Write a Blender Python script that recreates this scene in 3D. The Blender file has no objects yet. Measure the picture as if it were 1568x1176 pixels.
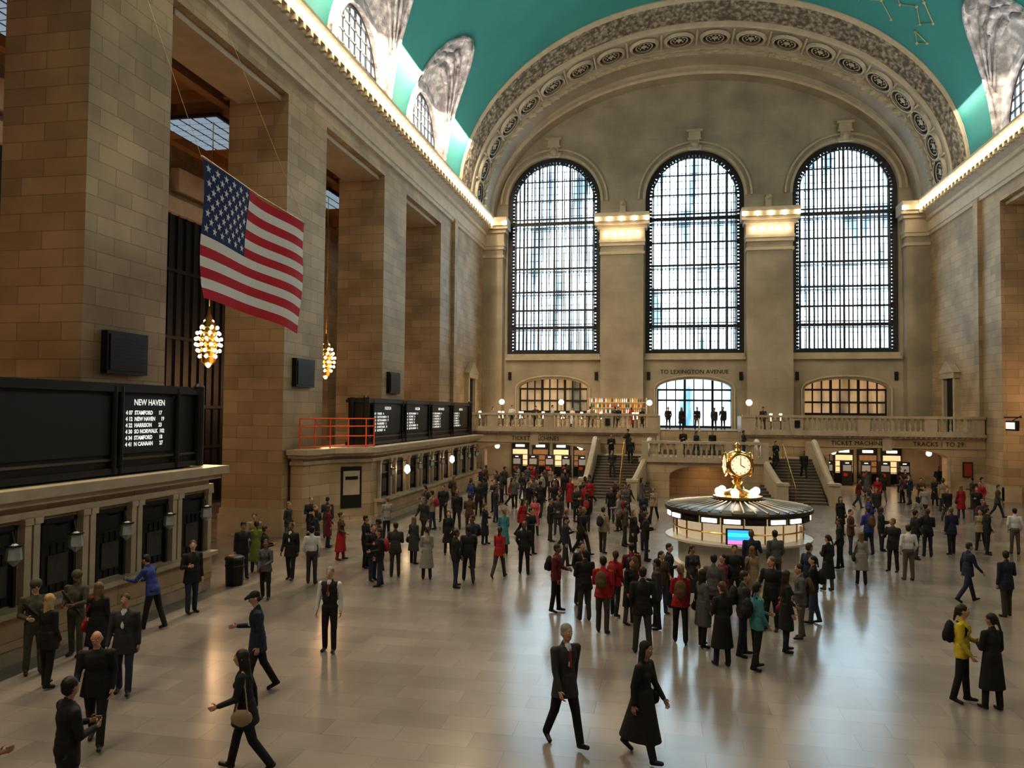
import bpy,bmesh,math,random
import numpy as np
from mathutils import Vector,Matrix,geometry
random.seed(7)
S=bpy.context.scene
pi=math.pi
CX=2.4;HW=18.4;XL=CX-HW;XR=CX+HW;YE=68.6;YB=-15.4;ZC=22.6;RISE=14.0
# ------------------------------------------------------------ materials
def nmat(name):
    m=bpy.data.materials.new(name);m.use_nodes=True
    nt=m.node_tree;return m,nt,nt.nodes,nt.links,nt.nodes['Principled BSDF']
def mat(name,col,rough=.6,metal=0,emit=0,ecol=None,noise=0,nscale=3,bump=0):
    m,nt,N,L,b=nmat(name)
    b.inputs['Base Color'].default_value=(*col,1);b.inputs['Roughness'].default_value=rough
    b.inputs['Metallic'].default_value=metal
    if emit:
        b.inputs['Emission Color'].default_value=(*(ecol or col),1);b.inputs['Emission Strength'].default_value=emit
        m.cycles.emission_sampling='NONE'
    if noise or bump:
        g=N.new('ShaderNodeNewGeometry');n=N.new('ShaderNodeTexNoise');n.inputs['Scale'].default_value=nscale;n.inputs['Detail'].default_value=5
        L.new(g.outputs['Position'],n.inputs['Vector'])
        if noise:
            mx=N.new('ShaderNodeMix');mx.data_type='RGBA'
            mx.inputs[6].default_value=(*[c*(1-noise) for c in col],1);mx.inputs[7].default_value=(*[min(1,c*(1+noise)) for c in col],1)
            L.new(n.outputs['Fac'],mx.inputs[0]);L.new(mx.outputs[2],b.inputs['Base Color'])
        if bump:
            bp=N.new('ShaderNodeBump');bp.inputs['Strength'].default_value=bump;bp.inputs['Distance'].default_value=.05
            L.new(n.outputs['Fac'],bp.inputs['Height']);L.new(bp.outputs['Normal'],b.inputs['Normal'])
    return m
def boxuv(N,L):
    g=N.new('ShaderNodeNewGeometry');sp=N.new('ShaderNodeSeparateXYZ');sn=N.new('ShaderNodeSeparateXYZ')
    L.new(g.outputs['Position'],sp.inputs[0]);L.new(g.outputs['True Normal'],sn.inputs[0])
    def step(o):
        a=N.new('ShaderNodeMath');a.operation='ABSOLUTE';L.new(o,a.inputs[0])
        s=N.new('ShaderNodeMath');s.operation='GREATER_THAN';s.inputs[1].default_value=.7;L.new(a.outputs[0],s.inputs[0]);return s.outputs[0]
    def mix(fac,a,b):
        x=N.new('ShaderNodeMix');L.new(fac,x.inputs[0]);L.new(a,x.inputs[2]);L.new(b,x.inputs[3]);return x.outputs[0]
    U=mix(step(sn.outputs[0]),sp.outputs[0],sp.outputs[1]);V=mix(step(sn.outputs[2]),sp.outputs[2],sp.outputs[1])
    c=N.new('ShaderNodeCombineXYZ');L.new(U,c.inputs[0]);L.new(V,c.inputs[1]);return c.outputs[0],g.outputs['Position']
def stone(name,c1,c2,mc,bw,bh,rough=.6,mort=.008,nz=.35,bump=.25,rvar=0):
    m,nt,N,L,b=nmat(name)
    uv,pos=boxuv(N,L)
    br=N.new('ShaderNodeTexBrick');L.new(uv,br.inputs['Vector'])
    br.inputs['Color1'].default_value=(*c1,1);br.inputs['Color2'].default_value=(*c2,1);br.inputs['Mortar'].default_value=(*mc,1)
    br.inputs['Scale'].default_value=1;br.inputs['Mortar Size'].default_value=mort;br.inputs['Brick Width'].default_value=bw;br.inputs['Row Height'].default_value=bh
    br.inputs['Mortar Smooth'].default_value=.3
    n=N.new('ShaderNodeTexNoise');n.inputs['Scale'].default_value=.35;n.inputs['Detail'].default_value=7;L.new(pos,n.inputs['Vector'])
    mr=N.new('ShaderNodeMapRange');mr.inputs[1].default_value=.3;mr.inputs[2].default_value=.7;mr.inputs[3].default_value=1-nz;mr.inputs[4].default_value=1+nz*.4;L.new(n.outputs['Fac'],mr.inputs[0])
    v=N.new('ShaderNodeVectorMath');v.operation='SCALE';L.new(br.outputs['Color'],v.inputs[0]);L.new(mr.outputs[0],v.inputs['Scale'])
    L.new(v.outputs[0],b.inputs['Base Color']);b.inputs['Roughness'].default_value=rough
    n2=N.new('ShaderNodeTexNoise');n2.inputs['Scale'].default_value=6;n2.inputs['Detail'].default_value=6;L.new(pos,n2.inputs['Vector'])
    if bump:
        ad=N.new('ShaderNodeMath');ad.operation='MULTIPLY_ADD';ad.inputs[1].default_value=-1.5;L.new(br.outputs['Fac'],ad.inputs[0]);L.new(n2.outputs['Fac'],ad.inputs[2])
        bp=N.new('ShaderNodeBump');bp.inputs['Strength'].default_value=bump;bp.inputs['Distance'].default_value=.02
        L.new(ad.outputs[0],bp.inputs['Height']);L.new(bp.outputs['Normal'],b.inputs['Normal'])
    if rvar:
        m2=N.new('ShaderNodeMapRange');m2.inputs[3].default_value=rough-rvar;m2.inputs[4].default_value=rough+rvar;L.new(n.outputs['Fac'],m2.inputs[0]);L.new(m2.outputs[0],b.inputs['Roughness'])
    return m
M_wall=stone('limestone_blocks',(.57,.445,.295),(.44,.335,.215),(.27,.20,.125),1.45,.52,mort=.012)
M_end=stone('limestone_pale',(.46,.405,.32),(.43,.375,.295),(.34,.29,.23),1.8,.75,nz=.3,mort=.006)
M_trim=mat('carved_limestone',(.54,.47,.36),.6,noise=.25,nscale=1.5)
M_marble=mat('botticino_marble',(.46,.39,.30),.35,noise=.3,nscale=2)
M_floor=stone('tennessee_marble_floor',(.29,.262,.245),(.235,.212,.198),(.17,.153,.143),1.25,.62,rough=.20,mort=.005,nz=.25,bump=.025,rvar=.05)
M_coffer=mat('coffer_paint',(.36,.20,.09),.6,noise=.25,nscale=1)
M_bronze=mat('dark_bronze',(.03,.028,.026),.45,.5)
M_black=mat('black_panel',(.006,.007,.008),.5)
M_iron=mat('window_iron',(.03,.03,.035),.5)
M_brass=mat('brass',(.75,.5,.18),.25,1)
M_bulb=mat('bulb_glow',(1,.85,.6),.4,emit=9,ecol=(1,.78,.52))
M_warm=mat('warm_lamp',(1,.8,.5),.4,emit=8,ecol=(1,.70,.40))
M_white=mat('white_text',(.9,.9,.88),.5,emit=.45)
def carved(name,c1,c2,sc,bump):
    m,nt,N,L,b=nmat(name)
    g=N.new('ShaderNodeNewGeometry');v=N.new('ShaderNodeTexVoronoi');v.inputs['Scale'].default_value=sc;v.feature='SMOOTH_F1'
    n=N.new('ShaderNodeTexNoise');n.inputs['Scale'].default_value=sc*1.4;n.inputs['Detail'].default_value=4
    L.new(g.outputs['Position'],n.inputs['Vector']);L.new(g.outputs['Position'],v.inputs['Vector'])
    a=N.new('ShaderNodeMath');a.operation='MULTIPLY_ADD';a.inputs[1].default_value=.9;L.new(v.outputs['Distance'],a.inputs[0]);L.new(n.outputs['Fac'],a.inputs[2])
    mr=N.new('ShaderNodeMapRange');mr.inputs[1].default_value=.55;mr.inputs[2].default_value=1.05;L.new(a.outputs[0],mr.inputs[0])
    mx=N.new('ShaderNodeMix');mx.data_type='RGBA';mx.inputs[6].default_value=(*c1,1);mx.inputs[7].default_value=(*c2,1)
    L.new(mr.outputs[0],mx.inputs[0]);L.new(mx.outputs[2],b.inputs['Base Color']);b.inputs['Roughness'].default_value=.7
    bp=N.new('ShaderNodeBump');bp.inputs['Strength'].default_value=bump;bp.inputs['Distance'].default_value=.25;bp.invert=True
    L.new(a.outputs[0],bp.inputs['Height']);L.new(bp.outputs['Normal'],b.inputs['Normal']);return m
M_plast=carved('sculpted_plaster',(.90,.88,.90),(.42,.40,.42),1.8,.9)
M_carve=carved('carved_arch_band',(.52,.45,.35),(.15,.118,.088),3.2,1.0)
M_teal=mat('teal_ceiling_paint',(.05,.29,.285),.75,noise=.15,nscale=.4)
M_gold=mat('gold_leaf',(.60,.55,.30),.5)
def glassmat(name,strength,c0=(.20,.28,.38),c1=(.72,.88,1),p0=.36,p1=.56):
    m,nt,N,L,b=nmat(name)
    g=N.new('ShaderNodeNewGeometry');n=N.new('ShaderNodeTexNoise');n.inputs['Scale'].default_value=.45;n.inputs['Detail'].default_value=3
    mp=N.new('ShaderNodeVectorMath');mp.operation='MULTIPLY';mp.inputs[1].default_value=(1.6,1,.35);L.new(g.outputs['Position'],mp.inputs[0]);L.new(mp.outputs[0],n.inputs['Vector'])
    cr=N.new('ShaderNodeValToRGB');cr.color_ramp.elements[0].position=p0;cr.color_ramp.elements[0].color=(*c0,1)
    cr.color_ramp.elements[1].position=p1;cr.color_ramp.elements[1].color=(*c1,1)
    L.new(n.outputs['Fac'],cr.inputs[0]);L.new(cr.outputs[0],b.inputs['Emission Color']);b.inputs['Emission Strength'].default_value=strength
    b.inputs['Base Color'].default_value=(.3,.35,.4,1);b.inputs['Roughness'].default_value=.2;return m
M_glass=glassmat('daylit_window_glass',9.5,(.045,.068,.09),(.64,.86,1),.38,.62)
M_glassb=glassmat('west_window_glass',.25)
M_glass2=glassmat('daylit_lunette_glass',4.5)
# ------------------------------------------------------------ mesh builder
class MB:
    def __init__(s): s.v=[];s.f=[];s.m=[];s.T=None
    def add(s,vs,fs,mi=0):
        o=len(s.v)
        if s.T is not None: vs=[s.T@Vector(p) for p in vs]
        s.v+=[tuple(p) for p in vs];s.f+=[tuple(i+o for i in f) for f in fs];s.m+=[mi]*len(fs)
    def box(s,x0,x1,y0,y1,z0,z1,mi=0):
        s.add([(x0,y0,z0),(x1,y0,z0),(x1,y1,z0),(x0,y1,z0),(x0,y0,z1),(x1,y0,z1),(x1,y1,z1),(x0,y1,z1)],
              [(0,3,2,1),(4,5,6,7),(0,1,5,4),(1,2,6,5),(2,3,7,6),(3,0,4,7)],mi)
    def prism(s,poly,z0,z1,mi=0):
        n=len(poly);s.add([(x,y,z0) for x,y in poly]+[(x,y,z1) for x,y in poly],
              [tuple(range(n-1,-1,-1)),tuple(range(n,2*n))]+[(i,(i+1)%n,n+(i+1)%n,n+i) for i in range(n)],mi)
    def lathe(s,cx,cy,prof,n=16,mi=0,z=0,sy=1):
        vs=[];fs=[]
        for (r,h) in prof:
            for i in range(n):
                a=2*pi*i/n;vs.append((cx+r*math.cos(a),cy+sy*r*math.sin(a),z+h))
        for k in range(len(prof)-1):
            for i in range(n):
                j=(i+1)%n;fs.append((k*n+i,k*n+j,(k+1)*n+j,(k+1)*n+i))
        fs.append(tuple(range(n-1,-1,-1)));k=len(prof)-1;fs.append(tuple(k*n+i for i in range(n)))
        s.add(vs,fs,mi)
    def ball(s,c,r,mi=0,n=8,m=6,sc=(1,1,1)):
        prof=[(max(1e-4,math.sin(pi*k/m)),-math.cos(pi*k/m)) for k in range(m+1)]
        vs=[];fs=[]
        for (q,h) in prof:
            for i in range(n):
                a=2*pi*i/n;vs.append((c[0]+q*r*sc[0]*math.cos(a),c[1]+q*r*sc[1]*math.sin(a),c[2]+h*r*sc[2]))
        for k in range(m):
            for i in range(n):
                j=(i+1)%n;fs.append((k*n+i,k*n+j,(k+1)*n+j,(k+1)*n+i))
        s.add(vs,fs,mi)
    def tube(s,pts,r,n=6,mi=0):
        pts=[Vector(p) for p in pts];rs=r if isinstance(r,(list,tuple)) else [r]*len(pts);vs=[];fs=[]
        for k,p in enumerate(pts):
            t=(pts[min(k+1,len(pts)-1)]-pts[max(k-1,0)]);t=t.normalized() if t.length>1e-6 else Vector((0,0,1))
            ref=Vector((0,0,1)) if abs(t.z)<.9 else Vector((1,0,0))
            a=t.cross(ref).normalized();b=t.cross(a)
            for i in range(n):
                q=2*pi*i/n;vs.append(p+a*rs[k]*math.cos(q)+b*rs[k]*math.sin(q))
        for k in range(len(pts)-1):
            for i in range(n):
                j=(i+1)%n;fs.append((k*n+i,k*n+j,(k+1)*n+j,(k+1)*n+i))
        fs.append(tuple(range(n-1,-1,-1)));k=len(pts)-1;fs.append(tuple(k*n+i for i in range(n)))
        s.add(vs,fs,mi)
    def plate(s,loops,P,depth,mi=0,mr=None):
        mr=mi if mr is None else mr
        L3=[[Vector((u,v,0)) for u,v in l] for l in loops]
        tr=geometry.tessellate_polygon(L3);flat=[p for l in loops for p in l]
        s.add([P(u,v,0) for u,v in flat],[tuple(t) for t in tr],mi)
        for l in loops[1:]:
            s.rim(l,P,0,depth,mr)
    def rim(s,l,P,d0,d1,mi,closed=True):
        n=len(l);s.add([P(u,v,d0) for u,v in l]+[P(u,v,d1) for u,v in l],[(i,(i+1)%n,n+(i+1)%n,n+i) for i in range(n if closed else n-1)],mi)
    def text(s,t,O,X,Y,size,mi=0,align='LEFT',sp=1.0,bold=0):
        c=bpy.data.curves.new('t','FONT');c.body=t;c.size=size;c.align_x=align;c.space_line=sp;c.resolution_u=2;c.offset=bold
        o=bpy.data.objects.new('t',c);S.collection.objects.link(o)
        dg=bpy.context.evaluated_depsgraph_get();me=o.evaluated_get(dg).to_mesh()
        O=Vector(O);X=Vector(X);Y=Vector(Y)
        s.add([O+X*v.co.x+Y*v.co.y for v in me.vertices],[tuple(p.vertices) for p in me.polygons],mi)
        o.evaluated_get(dg).to_mesh_clear();bpy.data.objects.remove(o);bpy.data.curves.remove(c)
    def mesh(s,name,mats,smooth=False):
        me=bpy.data.meshes.new(name);me.from_pydata(s.v,[],s.f)
        for m in mats: me.materials.append(m)
        me.polygons.foreach_set('material_index',s.m)
        if smooth: me.polygons.foreach_set('use_smooth',[True]*len(s.f))
        me.update();return me
    def obj(s,name,mats,smooth=False,parent=None):
        o=bpy.data.objects.new(name,s.mesh(name,mats,smooth));S.collection.objects.link(o);o.parent=parent;return o
def arch(c,w,zb,zs,rise,n=24):
    l=[(c-w,zb),(c+w,zb)]
    for i in range(n+1):
        a=pi*i/n;l.append((c+w*math.cos(a),zs+rise*math.sin(a)))
    return l
def wall_open(u0,u1,z0,z1,ops,n=14):
    l=[(u0,z0)];holes=[]
    for c,w,zs,rise in ops:
        a=[(c-w,z0)]+[(c-w*math.cos(pi*i/n),zs+rise*math.sin(pi*i/n)) for i in range(n+1)]+[(c+w,z0)]
        l+=a;holes.append(a)
    return l+[(u1,z0),(u1,z1),(u0,z1)],holes
# ------------------------------------------------------------ floor
b=MB();b.box(-30,34,YB-1,76,-.3,0);b.obj('floor',[M_floor])
# ------------------------------------------------------------ side walls
PIERS=[(-15.4,-11.4),(-3.7,.2),(7.9,11.8),(19.1,22.8),(30.9,34.8),(42.7,46.6),(54.3,68.6)]
BAYS=[-7.55,4.05,15.65,27.25,38.85,50.45]
M_sky=mat('skylight_pane',(.25,.32,.38),.3,emit=.25,ecol=(.6,.8,1))
def side(sg,name):
    X=lambda d:(XL-d if sg<0 else XR+d)
    b=MB()
    def bx(d0,d1,y0,y1,z0,z1,mi=0):
        a,c=sorted((X(d0),X(d1)));b.box(a,c,y0,y1,z0,z1,mi)
    for (a,c) in PIERS:
        bx(0,2.8,a,c,0,19)
        if c<60:
            bx(-.12,2.9,a-.12,c+.12,0,.9,1);bx(-.06,2.86,a-.06,c+.06,.9,1.15,1)
        else: bx(-.1,0,a-.1,c,0,.9,1);bx(-.1,1,54.2,54.3,0,.9,1)
    bx(0,2.8,YB,YE,19,ZC)
    for y in BAYS:
        bx(.35,2.4,y-3.85,y+3.85,18.75,19.0,1)
    bx(-.25,0,57.3,58.1,0,20,0)
    bx(9.5,9.8,YB,YE,0,19.6,0);bx(2.8,9.8,YB,YE,19.55,19.8,2);bx(2.8,9.8,YE-9,YE-8.8,0,19.6)
    for (a,c) in PIERS:
        cc=(a+c)/2 if c<60 else 56.2
        bx(8.7,9.5,cc-1.6,cc+1.6,0,19.5,0);bx(2.8,9.5,cc-1.2,cc+1.2,18.6,19.55,2)
        bx(2.8,9.5,cc-1.9,cc-1.6,19.1,19.55,2);bx(2.8,9.5,cc+1.6,cc+1.9,19.1,19.55,2)
        # laylight in the passage ceiling
        bx(3.6,6.9,cc-1.6,cc+2.6,18.45,18.6,5)
        for i in range(5):
            for j in range(6): bx(3.75+i*.63,4.25+i*.63,cc-1.45+j*.68,cc-.87+j*.68,18.42,18.45,6)
    for k in (3.2,5.9,8.4): bx(k,k+.45,YB,YE,18.9,19.55,2)
    for y in BAYS:
        bx(9.2,9.5,y-3.2,y+3.2,.2,15.5,3);bx(9.0,9.5,y-3.5,y-3.2,0,16,4);bx(9.0,9.5,y+3.2,y+3.5,0,16,4);bx(8.9,9.5,y-3.7,y+3.7,15.5,16.3,1)
        for k in range(-4,5): bx(9.1,9.2,y+k*.72-.05,y+k*.72+.05,.2,15.5,4)
        for z in (3.2,5.4,9,12.5): bx(9.05,9.2,y-3.2,y+3.2,z,z+.18,4)
        bx(9.0,9.5,y-2.4,y+2.4,16.8,18,1)
    b.obj(name,[M_wall,M_trim,M_coffer,M_black,M_bronze,M_iron,M_sky])
side(-1,'wall_left');side(1,'wall_right')
# ------------------------------------------------------------ cornice trim with bulbs
PROF=[(0,19.75),(.14,19.8),(.14,20.05),(.2,20.1),(.2,20.9),(.34,21.0),(.36,21.25),(.75,21.55),(.8,21.7),(1.0,21.75),(1.02,22.1),(1.15,22.35),(1.15,22.5),(0,22.62)]
bulbs=MB()
def cornice(sg,name):
    b=MB();vs=[];fs=[];n=len(PROF)
    for y in (YB,YE):
        for dd,z in PROF: vs.append(((XL+dd) if sg<0 else (XR-dd),y,z))
    for i in range(n-1): fs.append((i,i+1,n+i+1,n+i))
    b.add(vs,fs)
    y=YB+.3
    while y<YE-1.2:
        xx=XL+1.0 if sg<0 else XR-1.0
        b.box(*sorted((xx,xx+.32*sg)),y-.12,y+.12,21.5,21.76,0)
        bulbs.ball((xx-.16*sg,y,21.92),.165,0,8,5)
        y+=.72
    b.obj(name,[M_trim])
cornice(-1,'trim_1');cornice(1,'trim_2')
# ------------------------------------------------------------ end wall
WC=[CX-12.2,CX,CX+12.2];WW=4.15;WB=10.5;WS=24.0
def endwall(Y,sg,name,full):
    P=lambda u,v,dd:(u,Y+sg*dd,v)
    b=MB()
    holes=[arch(c,WW,WB,WS,WW,32) for c in WC]
    if full:
        holes+=[arch(WC[0],3.05,5.3,7.45,.85),arch(WC[2],3.25,5.3,7.45,.85)]
        outer,oh=wall_open(XL-3,XR+3,4.1,38,[(WC[1],3.1,7.45,.85)])
        b.plate([outer]+holes,P,.9,0,1);b.rim(oh[0],P,0,.9,1,False)
        b.add([P(XL-3,0,0),P(XR+3,0,0),P(XR+3,4.1,0),P(XL-3,4.1,0)],[(0,1,2,3)],0)
    else:
        b.plate([[(XL-3,0),(XR+3,0),(XR+3,38),(XL-3,38)]]+holes,P,.9,0,1)
    def bx(x0,x1,d0,d1,z0,z1,mi=1):
        a,e=sorted((Y+sg*d0,Y+sg*d1));b.box(x0,x1,a,e,z0,z1,mi)
    for c in WC:
        for (t,w,o) in ((0,.22,.12),(.5,.16,.18)):
            l0=[(c+(WW+t)*math.cos(pi*i/32),WS+(WW+t)*math.sin(pi*i/32)) for i in range(33)]
            l1=[(c+(WW+t+w)*math.cos(pi*i/32),WS+(WW+t+w)*math.sin(pi*i/32)) for i in range(33)]
            vs=[P(*p,0) for p in l0]+[P(*p,-o) for p in l0]+[P(*p,-o) for p in l1]+[P(*p,0) for p in l1];fs=[]
            for k in range(3):
                for i in range(32): fs.append((k*33+i,k*33+i+1,(k+1)*33+i+1,(k+1)*33+i))
            b.add(vs,fs,1)
        zt=WS+WW
        bx(c-.4,c+.4,-.35,0,zt-.1,zt+.7);bx(c-.6,c+.6,-.45,0,zt+.7,zt+.85);bx(c-.5,c+.5,-.4,0,zt+.85,zt+1.4);bx(c-.68,c+.68,-.5,0,zt+1.4,zt+1.58)
        b.ball((c,Y-sg*.38,zt+.3),.33,1,8,6);b.ball((c-.45,Y-sg*.2,zt+.1),.22,1);b.ball((c+.45,Y-sg*.2,zt+.1),.22,1)
        bx(c-WW-.1,c+WW+.1,-.3,0,WB-.55,WB-.3);bx(c-WW,c+WW,-.15,.0,WB-.3,WB)
    for q in ((WC[0]+WC[1])/2,(WC[1]+WC[2])/2):
        bx(q-.25,q+.25,-.2,0,22.6,23.6);b.ball((q,Y-sg*.1,23.7),.3,1)
    for q,w in (((WC[0]+WC[1])/2,1.82),((WC[1]+WC[2])/2,1.82),(XL+.9,.9),(XR-.9,.9)):
        pr=1.0
        bx(q-w,q+w,-pr,0,0,20,0)
        for (e,z0,z1) in ((.1,19.0,19.25),(.1,19.75,20.05),(.16,20.05,20.3),(.1,20.3,21.2),(.3,21.2,21.5),(.55,21.5,21.75),(.75,21.75,22.1),(.9,22.1,22.45)):
            bx(q-w-min(e,.5),q+w+min(e,.5),-pr-e,0,z0,z1)
        bx(q-w-.1,q+w+.1,-pr-.1,0,0,1.0)
        nb=5 if w>1 else 3
        for i in range(nb):
            xx=q-(w+.3)+(2*w+.6)*i/(nb-1)
            bulbs.ball((xx,Y-sg*(pr+.86),21.9),.19,0,8,5)
            if w>1: bulbs.ball((q-1.35+2.7*i/(nb-1),Y-sg*(pr+.45),20.75),.19,0,8,5)
    if full:
        for c,w in ((WC[0],3.05),(WC[1],3.1),(WC[2],3.25)):
            t=.25
            l0=[(c-w-t,4.1)]+[(c-(w+t)*math.cos(pi*i/14),7.45+(.85+t)*math.sin(pi*i/14)) for i in range(15)]+[(c+w+t,4.1)]
            for i in range(len(l0)-1): b.tube([P(*l0[i],-.06),P(*l0[i+1],-.06)],.09,5,1)
        b.text('TO LEXINGTON AVENUE',(CX,Y-.03,8.75),(1,0,0),(0,0,1),.5,2,'CENTER')
        for c in WC:
            for s in (-1,1): bx(c+s*3.85-.14,c+s*3.85+.14,-.1,0,8.2,8.9,3)
        for X,s in ((XL,1),(XR,-1)):
            B=lambda d0,d1,y0,y1,z0,z1,mi:b.box(*sorted((X+s*d0,X+s*d1)),y0,y1,z0,z1,mi)
            B(.0,.35,61.6,61.95,4.12,8.1,1);B(0,.35,63.85,64.2,4.12,8.1,1);B(0,.45,61.4,64.4,8.1,8.5,1);B(.02,.1,61.95,63.85,4.12,8.1,3)
            b.add([(X+s*.02,61.2,8.5),(X+s*.02,64.6,8.5),(X+s*.02,62.9,9.4),(X+s*.5,61.2,8.5),(X+s*.5,64.6,8.5),(X+s*.5,62.9,9.4)],[(0,1,2),(3,4,5),(0,1,4,3),(1,2,5,4),(2,0,3,5)],1)
    b.obj(name,[M_end,M_trim,M_bronze,M_black])
endwall(YE,1,'wall_end',True);endwall(YB,-1,'wall_back',False)
bulbs.obj('cornice_light_bulbs',[M_bulb])
def big_window(name,c,Y,sg,gl):
    b=MB();B=lambda x0,x1,d0,d1,z0,z1,mi:b.box(x0,x1,*sorted((Y+sg*d0,Y+sg*d1)),z0,z1,mi)
    l=arch(c,WW,WB,WS,WW,32);b.add([(u,Y+sg*2.2,v) for u,v in l],[tuple(range(len(l)))],1)
    b.rim(l,lambda u,v,dd:(u,Y+sg*dd,v),.9,2.2,0)
    top=lambda u:WS+math.sqrt(max(0,(WW-.05)**2-u*u))
    n=24
    for i in range(1,n):
        u=-WW+i*2*WW/n;w=.085 if i%4==0 else (.05 if i%2==0 else .03)
        B(c+u-w,c+u+w,.5,.62,WB,top(u),0)
        if i%2==0: B(c+u-.045,c+u+.045,2.0,2.08,WB,top(u),0)
    for z,h in ((10.55,.3),(12.75,.26),(13.15,.07),(14.35,.17),(16.0,.17),(18.1,.17),(20.1,.09),(22.1,.3),(22.6,.12),(24.3,.10),(26.0,.10)):
        w=WW if z<WS else math.sqrt(max(0,WW**2-(z-WS)**2))
        B(c-w,c+w,.45,.66,z,z+h,0)
    for k in range(26):
        z=WB+.5+k*.68;w=WW if z<WS else math.sqrt(max(0,WW**2-(z-WS)**2))
        if z<WS+WW: B(c-w,c+w,2.0,2.06,z,z+.045,0)
    for z in (12.7,15.9,18.0,22.0): B(c-WW,c+WW,1.0,1.9,z,z+.06,0)
    k=0
    while WB+.2+k*.3<WS:
        z=WB+.2+k*.3
        for s in(-1,1): b.ball((c+s*(WW-.42),Y+sg*.5,z),.13,0,6,4)
        k+=1
    for i in range(1,40):
        a=pi*i/40;b.ball((c+(WW-.42)*math.cos(a),Y+sg*.5,WS+(WW-.42)*math.sin(a)),.13,0,6,4)
    for t0,t1 in ((0,.36),(.52,.62)):
        o=arch(c,WW-t0,WB+t0*.6,WS,WW-t0,32);q=arch(c,WW-t1,WB+t1*.6,WS,WW-t1,32);m=len(o)
        b.add([(u,Y+sg*.42,v) for u,v in o]+[(u,Y+sg*.42,v) for u,v in q],[(i,(i+1)%m,m+(i+1)%m,m+i) for i in range(m)],0)
        b.rim(q,lambda u,v,dd:(u,Y+sg*dd,v),.42,.7,0)
    b.obj(name,[M_iron,gl])
for i,c in enumerate(WC): big_window('window_%d'%(i+1),c,YE,1,M_glass);big_window('window_%d'%(i+4),c,YB,-1,M_glassb)
# ------------------------------------------------------------ ceiling
def V(x): return ZC+RISE*math.sqrt(max(0,1-((x-CX)/HW)**2))
AW=4.3
b=MB()
ys=[];gs=[]
def addy(y,g): ys.append(y);gs.append(g)
addy(YB+9.6,0)
NJ=16
for yc in BAYS[1:]:
    for j in range(NJ+1):
        s=pi*j/NJ;addy(yc-AW*math.cos(s),3.1*math.sin(s)**2)
addy(59.2,0)
NT=44;vs=[];fs=[]
for y,g in zip(ys,gs):
    th0=math.acos(max(-1,min(1,(HW-g)/HW)))
    for k in range(NT+1):
        th=th0+(pi-2*th0)*k/NT;x=CX-HW*math.cos(th);vs.append((x,y,ZC+RISE*math.sin(th)))
for i in range(len(ys)-1):
    for k in range(NT):
        a=i*(NT+1)+k;fs.append((a,a+1,a+NT+2,a+NT+1))
b.add(vs,fs,0)
LR=5.0
for sg in(-1,1):
    W=XL if sg<0 else XR
    for yc in BAYS[1:]:
        rows=[]
        for j in range(NJ+1):
            s=pi*j/NJ;g=3.1*math.sin(s)**2;y=yc-AW*math.cos(s)
            G=Vector((W-sg*g,y,V(W-sg*g)));A=Vector((W,yc-(AW-.02)*math.cos(s),ZC+LR*math.sin(s)))
            rows.append([A.lerp(G,t/6)+Vector((0,0,.5*math.sin(pi*t/6)*math.sin(s))) for t in range(7)])
        vs=[p for r in rows for p in r]
        b.add(vs,[(i*7+t,i*7+t+1,(i+1)*7+t+1,(i+1)*7+t) for i in range(NJ) for t in range(6)],1)
        b.tube([r[6]+Vector((0,0,-.05)) for r in rows],.16,6,1)
        b.ball(rows[NJ//2][6]+Vector((sg*.2,0,-.3)),.6,1,8,6,(.6,.8,1.2))
        c8=rows[NJ//2][3]+Vector((0,0,-.15));b.ball(c8,.42,1,10,8,(1,1,.7))
        for q in(-1,1):
            for r_ in range(3):
                pts=[];
                for k in range(7):
                    j=NJ//2+q*(k*.85+.4);j0=int(max(0,min(NJ,j)));pts.append(rows[j0][2+min(2,r_)]+Vector((0,0,-.12-.12*math.sin(k*1.3+r_))))
                pts2=[pts[0]]+[p for a_,p in zip(pts,pts[1:]) if (p-a_).length>.05]
                b.tube(pts2,[max(.05,.24-.03*k) for k in range(len(pts2))],6,1)
        P=lambda u,v,dd:(W+sg*dd,u,v)
        o=[(yc-AW*math.cos(pi*i/24),ZC+LR*math.sin(pi*i/24)) for i in range(25)]
        hole=arch(yc,3.1,ZC+.35,ZC+.6,3.7,20)
        b.plate([o,hole],P,.6,1,1)
cl=[((9,40),(12,44),(14,42),(13.5,47)),((12,30),(15,33),(14,36)),((-6,48),(-3,51),(0,49),(2,52)),((4,40),(7,43),(6,47),(9,49)),
    ((14.2,53),(15.2,55),(16,54.2),(16.6,55.6),(17.1,54.6),(16.2,53.4),(15.4,52.4),(14.2,53)),((12,55),(13,56.5),(14.2,55.6),(15.2,57)),((16.6,56.6),(17,57.6),(17.4,56.8),(16.6,56.6)),((13.4,50),(14.6,51.4),(15.6,50.6),(16.4,51.8),(15.3,52.2)),((-12,45),(-10.5,46.5),(-11,48.5))]
for q in cl:
    pts=[(x,y,V(x)-.06) for x,y in q];b.tube(pts,.035,4,2)
    for p in pts: b.ball(p,.11,2,6,4)
b.obj('ceiling',[M_teal,M_plast,M_gold],True)
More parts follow.
